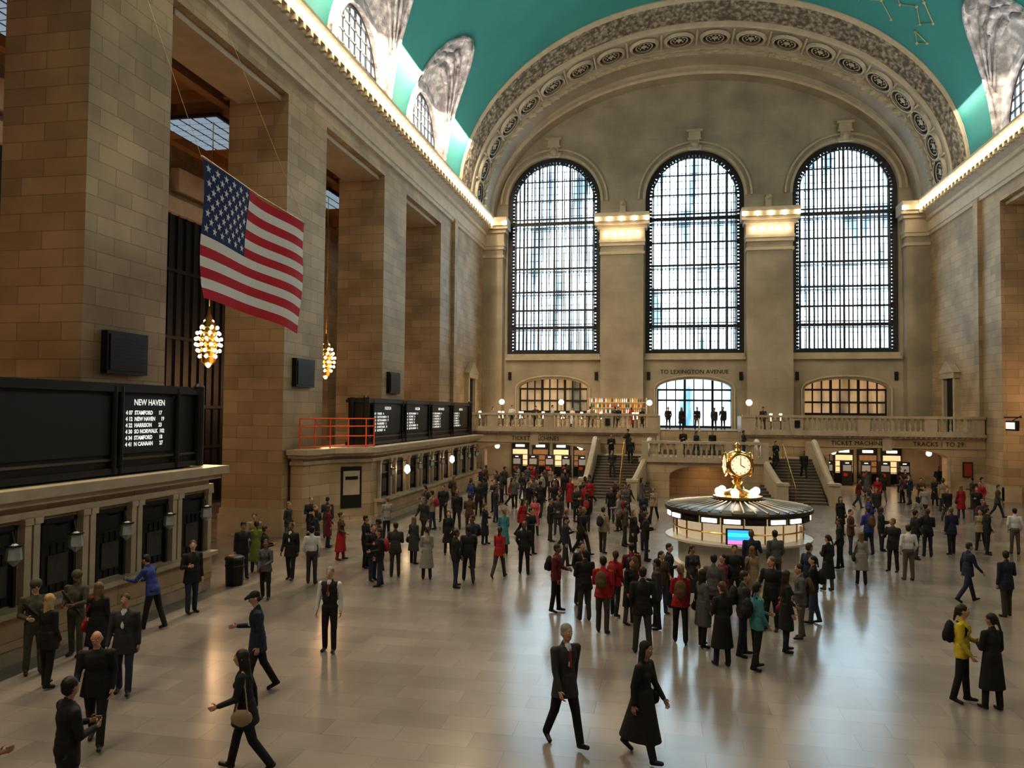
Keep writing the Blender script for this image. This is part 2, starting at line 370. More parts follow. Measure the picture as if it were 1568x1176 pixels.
def lun_window(name,W,sg,yc):
    b=MB();h=arch(yc,3.1,ZC+.35,ZC+.6,3.7,20)
    b.add([(W+sg*.55,u,v) for u,v in h],[tuple(range(len(h)))],1)
    B=lambda y0,y1,z0,z1,d=.4:b.box(*sorted((W+sg*.3,W+sg*d)),y0,y1,z0,z1,0)
    for i in range(1,8):
        u=-3.1+i*6.2/8;t=ZC+.6+3.7*math.sqrt(1-(u/3.1)**2);w=.08 if i%2==0 else .04;B(yc+u-w,yc+u+w,ZC+.35,t)
    for z in (.9,1.6,2.3,3.0,3.6):
        w=3.1*math.sqrt(max(0,1-((z-.6)/3.7)**2));B(yc-w,yc+w,ZC+z,ZC+z+.1)
    q=arch(yc,2.85,ZC+.5,ZC+.6,3.45,20);m=len(h)
    b.add([(W+sg*.28,u,v) for u,v in h]+[(W+sg*.28,u,v) for u,v in q],[(i,(i+1)%m,m+(i+1)%m,m+i) for i in range(m)],0)
    b.obj(name,[M_iron,M_glass2])
k=7
for yc in BAYS[1:]:
    for sg in(-1,1):
        lun_window('window_%d'%k,XL if sg<0 else XR,sg,yc);k+=1
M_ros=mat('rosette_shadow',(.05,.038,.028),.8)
def ring(Y0,sg,name):
    prof=[(0,-.3,1),(0,.1,1),(.15,.15,1),(.3,.35,0),(2.2,.95,0),(2.4,.85,1),(2.5,1.15,1),(2.7,1.2,2),(5.4,1.3,2),(5.5,1.55,1),(5.8,1.6,1),(5.9,1.85,2),(7.7,1.95,2),(7.8,2.2,1),(8.2,2.25,1),(8.3,2.45,2),(9.9,2.5,2)]
    b=MB();n=72
    for k in range(len(prof)-1):
        vs=[]
        for (dy,ins,mi) in prof[k:k+2]:
            for i in range(n+1):
                th=pi*i/n;vs.append((CX-(HW-.4*ins)*math.cos(th),Y0+sg*dy,ZC+(RISE-ins)*math.sin(th)))
        b.add(vs,[(i,i+1,n+2+i,n+1+i) for i in range(n)],prof[k][2])
    N=20
    for k in range(N):
        th=pi*(k+.5)/N;ins=1.27;a=HW-.4*ins;c=RISE-ins
        C=Vector((CX-a*math.cos(th),Y0+sg*4.05,ZC+c*math.sin(th)))
        nrm=Vector((math.cos(th)/a,0,-math.sin(th)/c)).normalized();t=Vector((0,1,0)).cross(nrm)
        C+=nrm*.03
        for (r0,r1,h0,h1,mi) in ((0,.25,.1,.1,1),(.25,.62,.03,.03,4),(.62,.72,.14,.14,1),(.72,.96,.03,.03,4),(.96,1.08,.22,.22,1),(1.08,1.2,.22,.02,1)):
            m=18;vs=[]
            for r,h in((r0,h0),(r1,h1)):
                for i in range(m):
                    q=2*pi*i/m;vs.append(C+t*r*math.cos(q)+Vector((0,1,0))*r*math.sin(q)+nrm*h)
            b.add(vs,[(i,(i+1)%m,m+(i+1)%m,m+i) for i in range(m)],mi)
        for i in range(8):
            q=2*pi*i/8;p=C+t*.42*math.cos(q)+Vector((0,1,0))*.42*math.sin(q)+nrm*.06;b.ball(p,.08,1,5,4)
        # moulded bar between rosettes
        th2=pi*(k+1)/N
        if k<N-1:
            p=Vector((CX-a*math.cos(th2),Y0+sg*4.05,ZC+c*math.sin(th2)));n2=Vector((math.cos(th2)/a,0,-math.sin(th2)/c)).normalized()
            b.tube([p+n2*.05+Vector((0,sg*-1.2,0)),p+n2*.05+Vector((0,sg*1.2,0))],.09,6,1)
        for j in range(3):
            th2=pi*(k+j/3+.17)/N;a2=HW-.4*1.7;c2=RISE-1.75
            b.box(CX-a2*math.cos(th2)-.25,CX-a2*math.cos(th2)+.25,Y0+sg*5.75-.12,Y0+sg*5.75+.12,ZC+c2*math.sin(th2)-.1,ZC+c2*math.sin(th2)+.1,1)
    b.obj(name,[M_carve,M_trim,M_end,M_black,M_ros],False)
ring(59.0,1,'trim_3');ring(YB+9.8,-1,'trim_4')
# ------------------------------------------------------------ east balcony
YBAL=57.0;ZB=4.1;ZL=2.45
def baluster(b,x,y,z,mi=0,h=.85):
    b.lathe(x,y,[(.09,0),(.09,.08),(.05,.14),(.085,.3),(.085,.38),(.045,.62),(.06,.7),(.09,.76),(.09,h)],6,mi,z)
def rail_x(b,x0,x1,y,z,mi=0):
    b.box(x0,x1,y-.15,y+.15,z,z+.18,mi);b.box(x0,x1,y-.19,y+.19,z+1.03,z+1.2,mi)
    n=max(1,int((x1-x0)/.32))
    for i in range(n): baluster(b,x0+(i+.5)*(x1-x0)/n,y,z+.18,mi)
b=MB()
ops=[(-9.45,3.85,2.5,.62),(14.7,3.8,2.5,.62)]
x0_,x1_=XL+.02,XR-.02
out,hs=wall_open(x0_,x1_,0,ZB,ops)
P=lambda u,v,dd:(u,YBAL+dd,v)
b.plate([out],P,0,0)
for h in hs: b.rim(h,P,0,1.2,0,False)
UX0,UX1,UY=-.5,5.3,59.8;YD=67.4
b.box(x0_,UX0,YBAL+.02,YD,ZB-.2,ZB,0);b.box(UX1,x1_,YBAL+.02,YD,ZB-.2,ZB,0);b.box(UX0,UX1,UY,YD,ZB-.2,ZB,0)
for q0,q1 in ((XL+1.9,-5.6),(-1.9,6.6),(10.4,XR-1.9)): b.box(q0,q1,YD,YE-.02,ZB-.2,ZB,0)
b.box(UX0-.1,UX0,YBAL,UY,2.4,ZB,0);b.box(UX1,UX1+.1,YBAL,UY,2.4,ZB,0)
for (x0,x1) in ((x0_,-.5),(5.3,x1_)):
    b.box(x0,x1,YBAL-.12,YBAL,3.78,3.92,1);b.box(x0,x1,YBAL-.3,YBAL,3.92,ZB+.02,1);b.box(x0,x1,YBAL-.06,YBAL,3.14,3.2,1)
    x=x0+.2
    while x<x1-.15: b.box(x,x+.14,YBAL-.22,YBAL,3.8,3.92,1);x+=.32
peds=[-15.5,-12.6,-8.4,-4.1,-.9,5.7,8.9,13.2,17.4,20.3]
for x in peds:
    b.box(x-.38,x+.38,YBAL-.22,YBAL+.22,ZB,ZB+1.02,1);b.box(x-.43,x+.43,YBAL-.27,YBAL+.27,ZB+1.02,ZB+1.22,1)
for x in (-4.1,8.9): b.box(x-.17,x+.17,YBAL-.3,YBAL-.22,ZB+.35,ZB+.85,4)
for a,c in ((0,1),(1,2),(2,3),(3,4),(5,6),(6,7),(7,8),(8,9)):
    rail_x(b,peds[a]+.38,peds[c]-.38,YBAL,ZB,1)
b.text('TICKET MACHINES',(12.9,YBAL-.03,3.3),(1,0,0),(0,0,1),.42,2,'CENTER')
b.text('TRACKS 1 TO 29',(17.9,YBAL-.03,3.3),(1,0,0),(0,0,1),.42,2,'CENTER')
b.text('TICKET MACHINES',(-9.4,YBAL-.03,3.3),(1,0,0),(0,0,1),.42,2,'CENTER')
b.box(x0_,x1_,66.0,66.2,0,3.9,3);b.box(-5,9.8,YBAL+1.2,66,0,3.85,0)
for c,w,s1,s2 in ops:
    for s in(-1,1): b.box(c+s*w-.1,c+s*w+.1,YBAL-.08,YBAL,0,2.5,1)
    b.box(c-.3,c+.3,YBAL-.12,YBAL,2.95,3.78,1)
b.obj('balcony',[M_wall,M_marble,M_bronze,M_trim,M_black])
M_shop=mat('shop_light',(1,.8,.5),.5,emit=.6,ecol=(1,.66,.34),noise=.5,nscale=4);M_sign=mat('lit_sign',(1,1,1),.5,emit=1.2,ecol=(1,.9,.75));M_scr=mat('machine_screen',(.15,.13,.12),.3,emit=.12,ecol=(.8,.75,.7));M_redm=mat('machine_red',(.3,.03,.02),.4)
for cx in (-9.45,14.7):
    b=MB()
    for k in range(4):
        x=cx-3.4+k*1.75;b.box(x,x+1.45,65.7,65.95,.05,2.75,0);b.box(x+.1,x+1.35,65.6,65.7,.8,2.2,1 if (k+int(cx))%2 else 4)
        for j in range(3): b.box(x+.1,x+1.35,65.5,65.6,.85+j*.45,.9+j*.45,0)
        b.box(x+.35,x+1.1,65.55,65.7,2.4,2.6,2)
    b.obj('shop_front',[M_bronze,M_shop,M_sign,M_scr,mat('shop_stock',(.3,.16,.08),.6,emit=.1,ecol=(1,.5,.2),noise=.8,nscale=9)])
    b=MB()
    for k in range(5):
        x=cx-2.9+k*1.35
        b.box(x,x+.75,63.4,64.1,0.02,1.85,0);b.box(x+.08,x+.67,63.36,63.4,1.1,1.55,1);b.box(x+.25,x+.5,63.34,63.4,1.68,1.74,2);b.box(x+.1,x+.4,63.36,63.4,.7,.95,3)
    b.obj('ticket_machines',[M_bronze,M_scr,M_sign,M_redm])
b=MB()
for x in(-12.6,-6.2,11.6,17.8):
    b.lathe(x,YBAL+1.6,[(.03,0),(.03,.9)],6,1,2.9);b.ball((x,YBAL+1.6,2.75),.2,0,10,8)
b.obj('globe_lamps',[M_sign,M_brass])
# ------------------------------------------------------------ stairs
b=MB()
NS=15;sy=54.3;ey=49.3
def step_z(y): return ZL*(int((y-ey)/(sy-ey)*NS)+1)/NS
for s in(-1,1):
    x0,x1=(-4.6,-1.0) if s<0 else (5.8,9.4)
    for i in range(NS):
        z=ZL*(i+1)/NS;y=ey+(sy-ey)*i/NS
        b.box(x0,x1,y,sy+.05,ZL*i/NS,z,2)
        b.box(x0,x1,y-.03,y+.02,z-.04,z+.003,3)
    def sweep(path,w,mi):
        vs=[];fs=[];n=len(path)
        for (x,y,z) in path:
            vs+=[(x-w,y,0),(x+w,y,0),(x+w,y,z),(x-w,y,z)]
        for k in range(n-1):
            a=k*4;fs+=[(a,a+1,a+5,a+4),(a+1,a+2,a+6,a+5),(a+2,a+3,a+7,a+6),(a+3,a,a+4,a+7)]
        fs+=[(0,3,2,1),((n-1)*4,(n-1)*4+1,(n-1)*4+2,(n-1)*4+3)]
        b.add(vs,fs,mi)
    mir=lambda x:x if s<0 else 2*CX-x
    inner=[];outer=[]
    for k in range(13):
        t=k/12;y=53.6-4.6*t;x=-1.05-.95*t**1.8;z=ZL+1.05-2.45*min(1,(t*1.05))**1.15
        inner.append((mir(x),y,z));outer.append((mir(-4.75-.25*t*t),y+.6,z))
    sweep(inner,.17,1);sweep(outer,.17,1)
    b.tube([(x,y,z+.06) for x,y,z in inner],.2,8,1);b.tube([(x,y,z+.06) for x,y,z in outer],.2,8,1)
    for p in (inner[-1],outer[-1]):
        b.box(p[0]-.3,p[0]+.3,p[1]-.55,p[1]+.05,0,1.15,1);b.box(p[0]-.36,p[0]+.36,p[1]-.6,p[1]+.1,1.15,1.3,1)
    b.box(mir(-4.75)-.17,mir(-4.75)+.17,54.1,56.6,0,ZL+1.05,1)
    xm=(x0+x1)/2
    b.tube([(xm,ey-.2,.95),(xm,sy,ZL+.95)],.035,6,4)
    for t in (0,.25,.5,.75,1): b.tube([(xm,ey-.2+(sy-ey+.2)*t,ZL*t),(xm,ey-.2+(sy-ey+.2)*t,.95+ZL*t)],.025,6,4)
b.box(-4.6,9.4,sy,56.68,ZL-.2,ZL,1)
out,hs=wall_open(-1.5,6.3,0,ZL,[(CX,2.15,1.35,.7)])
P=lambda u,v,dd:(u,51.2+dd,v)
b.plate([out],P,0,0,1);b.rim(hs[0],P,0,2.4,0,False);b.add([P(0,0,2.4),P(5,0,2.4),P(5,2.3,2.4),P(0,2.3,2.4)],[(0,1,2,3)],0)
b.box(-1.6,6.4,51.2,sy,ZL-.2,ZL,1);b.box(-1.7,6.5,51.0,51.2,ZL-.2,ZL+.05,1)
for x in (-1.3,0.9,3.9,6.1): b.box(x-.2,x+.2,51.0,51.4,ZL+.05,ZL+1.1,1)
for a,c in ((-1.1,.7),(1.1,3.7),(4.1,5.9)):
    rail_x(b,a,c,51.2,ZL-.05,1)
for i in range(10): b.box(UX0+.02,UX1-.02,56.68+i*.31,59.78,ZL+.165*i,ZL+.165*(i+1)-.001,2)
for x in(UX0,UX1): b.box(x-.12,x+.12,YBAL-.2,UY,ZL,ZB+1.1,1)
b.tube([(CX,56.6,ZL+.9),(CX,59.7,ZB+.9)],.035,6,4)
b.obj('grand_staircase',[M_wall,M_marble,mat('stair_tread',(.12,.10,.085),.5,noise=.2),mat('stair_nosing',(.28,.24,.2),.4),M_brass])
# ------------------------------------------------------------ windows/doors on the balcony level
def low_window(name,c,w,zb,gcol,doors=False):
    b=MB();l=arch(c,w,zb,7.45,.85,14);b.add([(u,YE+.85,v) for u,v in l],[tuple(range(len(l)))],1)
    n=9 if not doors else 8
    for i in range(0,n+1):
        u=-w+2*w*i/n;t=7.45+.85*math.sqrt(max(0,1-(u/w)**2));ww=.1 if i%3==0 else .05;b.box(c+u-ww,c+u+ww,YE+.6,YE+.75,zb,t,0)
    for z in ([6.3,7.35] if not doors else [6.4,7.3]): b.box(c-w,c+w,YE+.58,YE+.77,z,z+.16,0)
    b.box(c-w,c+w,YE+.58,YE+.77,zb,zb+.2,0)
    b.obj(name,[M_bronze,gcol])
M_amber=glassmat('amber_interior_glass',.3,(.05,.02,.006),(1,.58,.25))
M_bluegl=glassmat('street_door_glass',1.8,(.06,.22,.5),(.75,.92,1))
low_window('window_17',WC[0],3.05,5.3,M_amber);low_window('window_18',WC[2],3.25,5.3,M_amber);low_window('door_1',WC[1],3.1,4.1,M_bluegl,True)
b=MB()
b.box(-7.2,-1.2,64.6,65.2,ZB,ZB+1.1,0);b.box(-7.3,-1.1,64.45,65.3,ZB+1.1,ZB+1.16,1)
for z in (1.2,1.65,2.1): b.box(-6.2,-1.6,66.0,66.3,ZB+z,ZB+z+.05,1)
b.box(-6.3,-6.2,66.0,66.3,ZB,ZB+2.5,1);b.box(-1.6,-1.5,66.0,66.3,ZB,ZB+2.5,1)
random.seed(3)
for z in (1.25,1.7,2.15):
    x=-6.1
    while x<-1.7:
        mi=random.choice([2,3,3,4,5]);b.lathe(x,66.12,[(.05,0),(.05,.2),(.018,.27),(.018,.34)],7,mi,ZB+z);x+=.17
b.obj('bar_counter',[M_marble,M_trim,mat('bottle_green',(.03,.12,.05),.1,emit=.06),mat('bottle_amber',(.6,.25,.03),.1,emit=.6),mat('bottle_red',(.4,.05,.02),.1,emit=.2),mat('bottle_clear',(.8,.75,.65),.1,emit=.5)])  # bottle materials carry their own glow so the bar shelf looks lit
tb=MB();
tb.lathe(0,0,[(.22,0),(.22,.03),(.03,.06),(.03,.72),(.38,.74),(.38,.77)],14,0)
tb.lathe(0,0,[(.05,.77),(.02,.8),(.02,1.05),(.13,1.07),(.09,1.3)],10,1)
tm=tb.mesh('cafe_table',[M_bronze,M_warm])
for (x,y) in [(-14.2,59.5),(-12.6,60.6),(-11,59.4),(-9.4,60.8),(-7.8,59.5),(-6.4,60.9),(-4.8,59.6),(-13.4,63),(-11.6,63.6),(-9.8,63.2),(-8.2,64.2),(-2.4,60.3),(-2.2,62.6),(7.6,60.2),(8.6,62.5)]:
    o=bpy.data.objects.new('cafe_table',tm);S.collection.objects.link(o);o.location=(x,y,ZB)
b=MB()
for x in(-8.6,-1.3,6.1,-13.7):
    yy=65.4 if x!=6.1 else 60.6
    b.lathe(x,yy,[(.12,0),(.12,.05),(.03,.1),(.03,1.9)],8,1,ZB);b.ball((x,yy,ZB+2.1),.24,0,10,8)
b.obj('globe_floor_lamps',[M_sign,M_brass])
# ------------------------------------------------------------ american flag
M_r=mat('flag_red',(.50,.012,.03),.8);M_w=mat('flag_white',(.74,.72,.72),.8);M_b=mat('flag_blue',(.015,.03,.13),.8)
def F(u,v):
    x=-12+.10*math.sin(u*9+v*1.5)*(.3+u)+.05*math.sin(v*7+u*4);z=12.0-3.7*v-.10*math.sin(pi*u)*(1-v)-.36*u**1.3
    if v>.9 and u<.25: x+=.25*(v-.9)*10*(.25-u)
    return Vector((x,18.5+5.9*u,z))
b=MB();nu,nv=60,39;vs=[F(i/nu,j/nv) for j in range(nv+1) for i in range(nu+1)]
for j in range(nv):
    for i in range(nu):
        a=j*(nu+1)+i;st=j//3
        b.f.append((a,a+1,a+nu+2,a+nu+1));b.m.append(2 if (i<24 and st<7) else (0 if st%2==0 else 1))
b.v=[tuple(p) for p in vs]
for rr in range(9):
    for c in range(6 if rr%2==0 else 5):
        u=.4*((c*2+1+(rr%2))/12);v=(7/13)*((rr+1)/10)
        for s in(-1,1):
            pts=[]
            for i in range(10):
                a=pi/2+i*pi/5;R=.125 if i%2==0 else .05;pts.append(F(u+R*math.cos(a)/6,v-R*math.sin(a)/3.7)+Vector((s*.014,0,0)))
            c0=F(u,v)+Vector((s*.014,0,0))
            b.add(pts+[c0],[(i,(i+1)%10,10) for i in range(10)],1)
fl=b.obj('american_flag',[M_r,M_w,M_b],True)
b=MB();b.tube([F(0,0)+Vector((0,-.05,.05)),F(.5,0)+Vector((0,0,.06)),F(1,0)+Vector((0,.05,.05))],.03,6,0)
b.tube([(-12,18.45,12),(-15.9,19.2,21.0)],.006,4,0);b.tube([(-12,24.4,11.7),(-15.9,24.0,21.0)],.006,4,0)
b.obj('halyard',[mat('steel_wire',(.35,.28,.18),.5)],parent=fl)
# ------------------------------------------------------------ ticket booths
XB=-13.5
def booth(y0,y1,ywin,lit,poly):
    b=MB();ZT=3.35
    b.prism(poly,0,ZT,0)
    def grow(e): return [(x+(e if x>XL+.5 else 0),y+(e if y>(y0+y1)/2 else -e)) for x,y in poly]
    b.prism(grow(.1),ZT-.35,ZT-.2,1);b.prism(grow(.25),ZT-.05,ZT+.1,1);b.prism(grow(.42),ZT+.1,ZT+.33,1)
    b.prism(grow(.08),0,.35,1)
    b.box(XB,XB+.42,y0+(3.8 if y0>20 else .2),y1-.1,1.08,1.2,1);b.box(XB,XB+.15,y0+(3.8 if y0>20 else 0),y1,.35,1.08,0)
    for k,y in enumerate(ywin):
        b.box(XB-.0,XB+.03,y-.5,y+.5,1.25,2.85,2)
        for yy in(-.52,.44): b.box(XB,XB+.09,y+yy,y+yy+.08,1.2,2.9,3)
        b.box(XB,XB+.09,y-.52,y+.52,2.82,2.92,3);b.box(XB,XB+.07,y-.5,y+.5,2.35,2.4,3)
        for q in range(5): b.box(XB+.03,XB+.05,y-.4+q*.2-.012,y-.4+q*.2+.012,1.25,2.35,3)
        b.box(XB+.03,XB+.06,y-.3,y+.3,1.45,2.1,4)
        for yy in(-.82,.64):
            b.box(XB,XB+.16,y+yy,y+yy+.18,1.2,3.0,1);b.box(XB,XB+.2,y+yy-.04,y+yy+.22,2.88,3.02,1)
        b.tube([(XB,y+.0,2.75),(XB+.45,y,2.85),(XB+.5,y,2.62)],.02,5,3)
        b.lathe(XB+.5,y,[(.04,.32),(.13,.26),(.16,.0),(.06,-.1),(.02,-.14)][::-1],8,5 if (lit and k%4==1) else 6,2.3)
        b.lathe(XB+.5,y,[(.17,0),(.17,.03)],8,3,2.56)
    return b
bm_=[M_wall,M_marble,M_black,M_bronze,mat('booth_blind',(.05,.045,.04),.6,noise=.4,nscale=8),M_warm,mat('frosted_lamp',(.30,.33,.34),.3)]
x0=XL+.14
b=booth(-4,21.5,[20.6-1.7*i for i in range(0,14)],False,[(x0,-4),(XB,-4),(XB,21.5),(x0,21.5)])
b.obj('ticket_booth',bm_)
b=booth(31.4,55.6,[36.4+2.15*i for i in range(9)],True,[(x0,31.4),(-15.3,31.4),(-14.9,33.4),(XB,34.8),(XB,55.6),(x0,55.6)])
T=Matrix.Translation((-14.2,34.1,0))@Matrix.Rotation(math.atan2(1.4,1.4),4,'Z');b.T=T
b.box(-.5,.5,-.04,.02,.9,2.8,3);b.box(-.4,.4,-.06,-.03,1.5,2.6,1);b.box(-.3,.3,-.08,-.05,2.2,2.35,2);b.T=None
b.obj('ticket_booth',bm_)
def board(y0,y1,z0,z1,panels,nm,x):
    b=MB()
    b.box(x-.9,x-.06,y0,y1,z0+.12,z1-.1,0);b.box(x-1.0,x+.06,y0-.08,y1+.08,z0,z0+.16,0);b.box(x-1.0,x+.08,y0-.08,y1+.08,z1-.14,z1,0);b.box(x-.95,x+.02,y0-.02,y1+.02,z1,z1+.08,0)
    b.box(x-.08,x+.02,y0,y1,z0+.34,z0+.4,3)
    for (a,c,rows) in panels:
        b.box(x-.06,x+.0,a,c,z0+.5,z1-.25,1)
        for yy in (a,c): b.lathe(x+.04,yy,[(.07,z0),(.07,z1)],8,0)
        if rows:
            b.text(rows[0],(x+.012,(a+c)/2,z1-.47),(0,1,0),(0,0,1),.22,2,'CENTER',bold=.006)
            for k,rw_ in enumerate(rows[1:]): b.text(rw_,(x+.012,a+.22,z1-.72-k*.165),(0,1,0),(0,0,1),.145,2,'LEFT',1,bold=.007)
    for yy in (y0,y1): b.lathe(x,yy,[(.16,z0-.02),(.16,z1+.1),(.08,z1+.2)],12,0);b.lathe(x-.7,yy,[(.12,z0-.02),(.12,z1+.1)],12,0)
    b.obj(nm,[M_bronze,M_black,M_white,mat('steel_strip',(.16,.16,.16),.3,.8)])
rw=['NEW HAVEN','4 07  STAMFORD      17','4 12  NEW HAVEN      19','4 22  HARRISON       23','4 30  SO NORWALK  102','4 34  STAMFORD       18','4 41  N CANAAN       27']
board(-3,21.2,3.72,5.95,[(2,6.5,None),(7,11.5,None),(12,17.5,None),(17.75,20.1,rw)],'departure_board',-13.7)
pn=[]
for i,h in enumerate(('HUDSON','HARLEM','NEW HAVEN','ARRIVALS')):
    a=36.0+i*4.85;pn.append((a,a+4.3,[h]+['%d %02d    %s    %d'%(4,7+6*k+i,random.choice(['CROTON HARMON','POUGHKEEPSIE','N WHITE PLAINS','SOUTHEAST','STAMFORD','YONKERS']),random.randint(11,42)) for k in range(6)]))
board(35.2,55.3,3.72,5.9,pn,'departure_board',-13.95)
for (a,c) in PIERS[3:6]:
    b=MB();y=a+1.65;b.box(XL+.01,XL+.22,y-.9,y+.9,6.4,7.65,0);b.box(XL+.22,XL+.25,y-.8,y+.8,6.5,7.55,1)
    for k in range(9): b.box(XL+.25,XL+.26,y-.8,y+.8,6.55+k*.11,6.58+k*.11,0)
    b.obj('wall_speaker',[M_bronze,M_black])
b=MB()
for z in(3.75,4.2,4.65,5.0):
    b.tube([(-15.6,31.7,z),(-14.9,33.3,z),(-13.7,34.6,z),(-13.5,35.1,z)],.035,6,0)
for x,y in((-15.6,31.7),(-15.25,32.5),(-14.9,33.3),(-14.3,33.95),(-13.7,34.6),(-13.5,35.1)): b.tube([(x,y,3.68),(x,y,5.0)],.035,6,0)
b.obj('safety_railing',[mat('orange_paint',(.75,.13,.03),.5)])
def chandelier(x,y,z):
    b=MB()
    for k in range(8):
        t=(k+.5)/8;r=.55*math.sin(pi*t)**.7;zz=1.05-2.1*t
        n=max(3,int(r*16))
        for i in range(n):
            a=2*pi*(i+.5*(k%2))/n;b.ball((r*math.cos(a),r*math.sin(a),zz),.085,0,6,5)
        b.tube([(r*.85*math.cos(2*pi*i/12),r*.85*math.sin(2*pi*i/12),zz) for i in range(13)],.03,5,1)
    b.lathe(0,0,[(.05,-1.15),(.3,-.9),(.4,0),(.3,.8),(.1,1.2),(.03,1.6)],10,1);b.tube([(0,0,1.5),(0,0,19.45-z)],.025,5,1)
    o=b.obj('chandelier',[M_warm,M_brass],True);o.location=(x,y,z)
    l=bpy.data.lights.new('chandelier_light','POINT');l.energy=300;l.color=(1,.58,.30);l.shadow_soft_size=.6
    lo=bpy.data.objects.new('chandelier_light',l);S.collection.objects.link(lo);lo.parent=o;lo.location=(0,0,-1.6)
for y in(8,20,31.9,44.3): chandelier(-20.2,y,8.4)
chandelier(25,50,8.4)
# ------------------------------------------------------------ information booth
b=MB();bx,by=2.5,28.8
b.lathe(bx,by,[(2.2,0),(2.2,.2),(2.05,.25),(2.05,.95),(2.2,1.0),(2.5,1.05),(2.5,1.12),(2.2,1.14)],40,0)
b.lathe(bx,by,[(2.05,1.14),(2.05,2.0)],40,1)
for i in range(20):
    a=2*pi*i/20;x=bx+2.2*math.cos(a);y=by+2.2*math.sin(a);b.tube([(x,y,1.1),(x,y,2.05)],.03,5,2)
    a2=a+pi/20;c,s=math.cos(a2),math.sin(a2);T=Matrix.Translation((bx+2.38*c,by+2.38*s,1.88))@Matrix.Rotation(a2,4,'Z')
    b.T=T;b.box(-.05,.04,-.26,.26,-.07,.07,3 if i%3 else 4);b.box(-.06,.0,-.34,.34,-.11,.11,4);b.T=None
for z,r in ((1.45,2.22),(1.98,2.24)): b.tube([(bx+r*math.cos(2*pi*i/40),by+r*math.sin(2*pi*i/40),z) for i in range(41)],.03,5,2)
b.lathe(bx,by,[(2.32,2.0),(2.5,2.02),(2.53,2.08),(2.5,2.15),(2.2,2.22),(.9,2.36),(.9,2.42)],40,4)
for i in range(40):
    a=2*pi*i/40;b.tube([(bx+2.45*math.cos(a),by+2.45*math.sin(a),2.18),(bx+.95*math.cos(a),by+.95*math.sin(a),2.38)],.028,4,5)
b.T=Matrix.Translation((bx-.15,by-2.25,1.35));b.box(-.42,.42,-.05,.05,-.24,.3,4)
for z0,z1,mi in ((.16,.26,6),(.05,.16,7),(-.08,.05,6),(-.2,-.08,8)): b.box(-.36,.36,-.06,-.05,z0,z1,mi)
b.T=None
b.lathe(bx,by,[(.85,2.4),(.85,2.5),(.62,2.55),(.6,2.62),(.5,2.66),(.22,2.75),(.14,2.9),(.2,3.0),(.12,3.08),(.25,3.16)],20,2)
for i in range(6):
    a=2*pi*i/6+.3;b.ball((bx+.68*math.cos(a),by+.68*math.sin(a),2.66),.14,9,10,8)
b.ball((bx,by,3.6),.44,2,16,12,(1,1,1.05))
for k in range(4):
    b.T=Matrix.Translation((bx,by,3.6))@Matrix.Rotation(k*pi/2+.15,4,'Z')
    n=24
    b.add([(0,-.45,0)]+[(.34*math.cos(2*pi*i/n),-.45,.34*math.sin(2*pi*i/n)) for i in range(n)],[(0,1+i,1+(i+1)%n) for i in range(n)],10)
    b.tube([(.38*math.cos(2*pi*i/n),-.43,.38*math.sin(2*pi*i/n)) for i in range(n+1)],.055,8,2)
    b.box(-.012,.012,-.465,-.46,0,.24,4);T0=b.T;b.T=b.T@Matrix.Rotation(2.1,4,'Y');b.box(-.014,.014,-.465,-.46,0,.17,4);b.T=T0
    for i in range(12):
        q=2*pi*i/12;b.box(.29*math.cos(q)-.012,.29*math.cos(q)+.012,-.462,-.455,.29*math.sin(q)-.02,.29*math.sin(q)+.02,4)
    b.T=None
b.lathe(bx,by,[(.36,3.93),(.3,4.02),(.14,4.08),(.1,4.16),(.13,4.2),(.1,4.3),(.02,4.38)],14,2)
M_bg=mat('booth_lit_glass',(.12,.12,.10),.1,emit=.32,ecol=(1,.78,.5),noise=.9,nscale=4)
b.obj('information_booth',[mat('white_marble',(.60,.57,.52),.3,noise=.15),M_bg,M_brass,mat('booth_light_panel',(1,1,1),.4,emit=1.6,ecol=(1,.93,.8)),mat('booth_dark_metal',(.07,.063,.055),.35,.6),mat('roof_rib',(.4,.38,.35),.4,.5),
  mat('screen_blue',(.05,.3,.9),.3,emit=1.0),mat('screen_green',(.05,.8,.5),.3,emit=.9),mat('screen_pink',(.9,.2,.5),.3,emit=.9),mat('globe_lamp',(1,.95,.8),.3,emit=6,ecol=(1,.92,.76)),mat('opal_clock_face',(.9,.85,.65),.3,emit=.5,ecol=(1,.9,.62))],False)
b=MB();b.lathe(0,0,[(.24,0),(.26,.05),(.28,.75),(.31,.8),(.28,.86),(.2,.9),(.05,.93)],16,0);b.tube([(.28*math.cos(2*pi*i/16),.28*math.sin(2*pi*i/16),.6) for i in range(17)],.02,5,1)
o=b.obj('trash_can',[M_bronze,M_iron]);o.location=(-13.0,22.2,0)
b=MB();b.box(20.3,20.5,51.2,52.6,4.5,5.1,0);b.box(20.27,20.3,51.3,52.5,4.6,5.0,1);b.tube([(20.4,51.9,5.1),(20.9,51.9,5.4)],.03,5,0);b.tube([(20.9,51.9,5.3),(20.9,54.4,5.3)],.04,5,0)
b.obj('exit_sign',[M_bronze,M_white])
b=MB();b.box(19.35,19.95,56.85,56.93,1.3,2.3,0);b.box(19.42,19.88,56.82,56.86,1.37,2.23,1)
b.obj('wall_poster',[M_bronze,mat('poster_red',(.28,.04,.02),.5,noise=.4,nscale=9)])
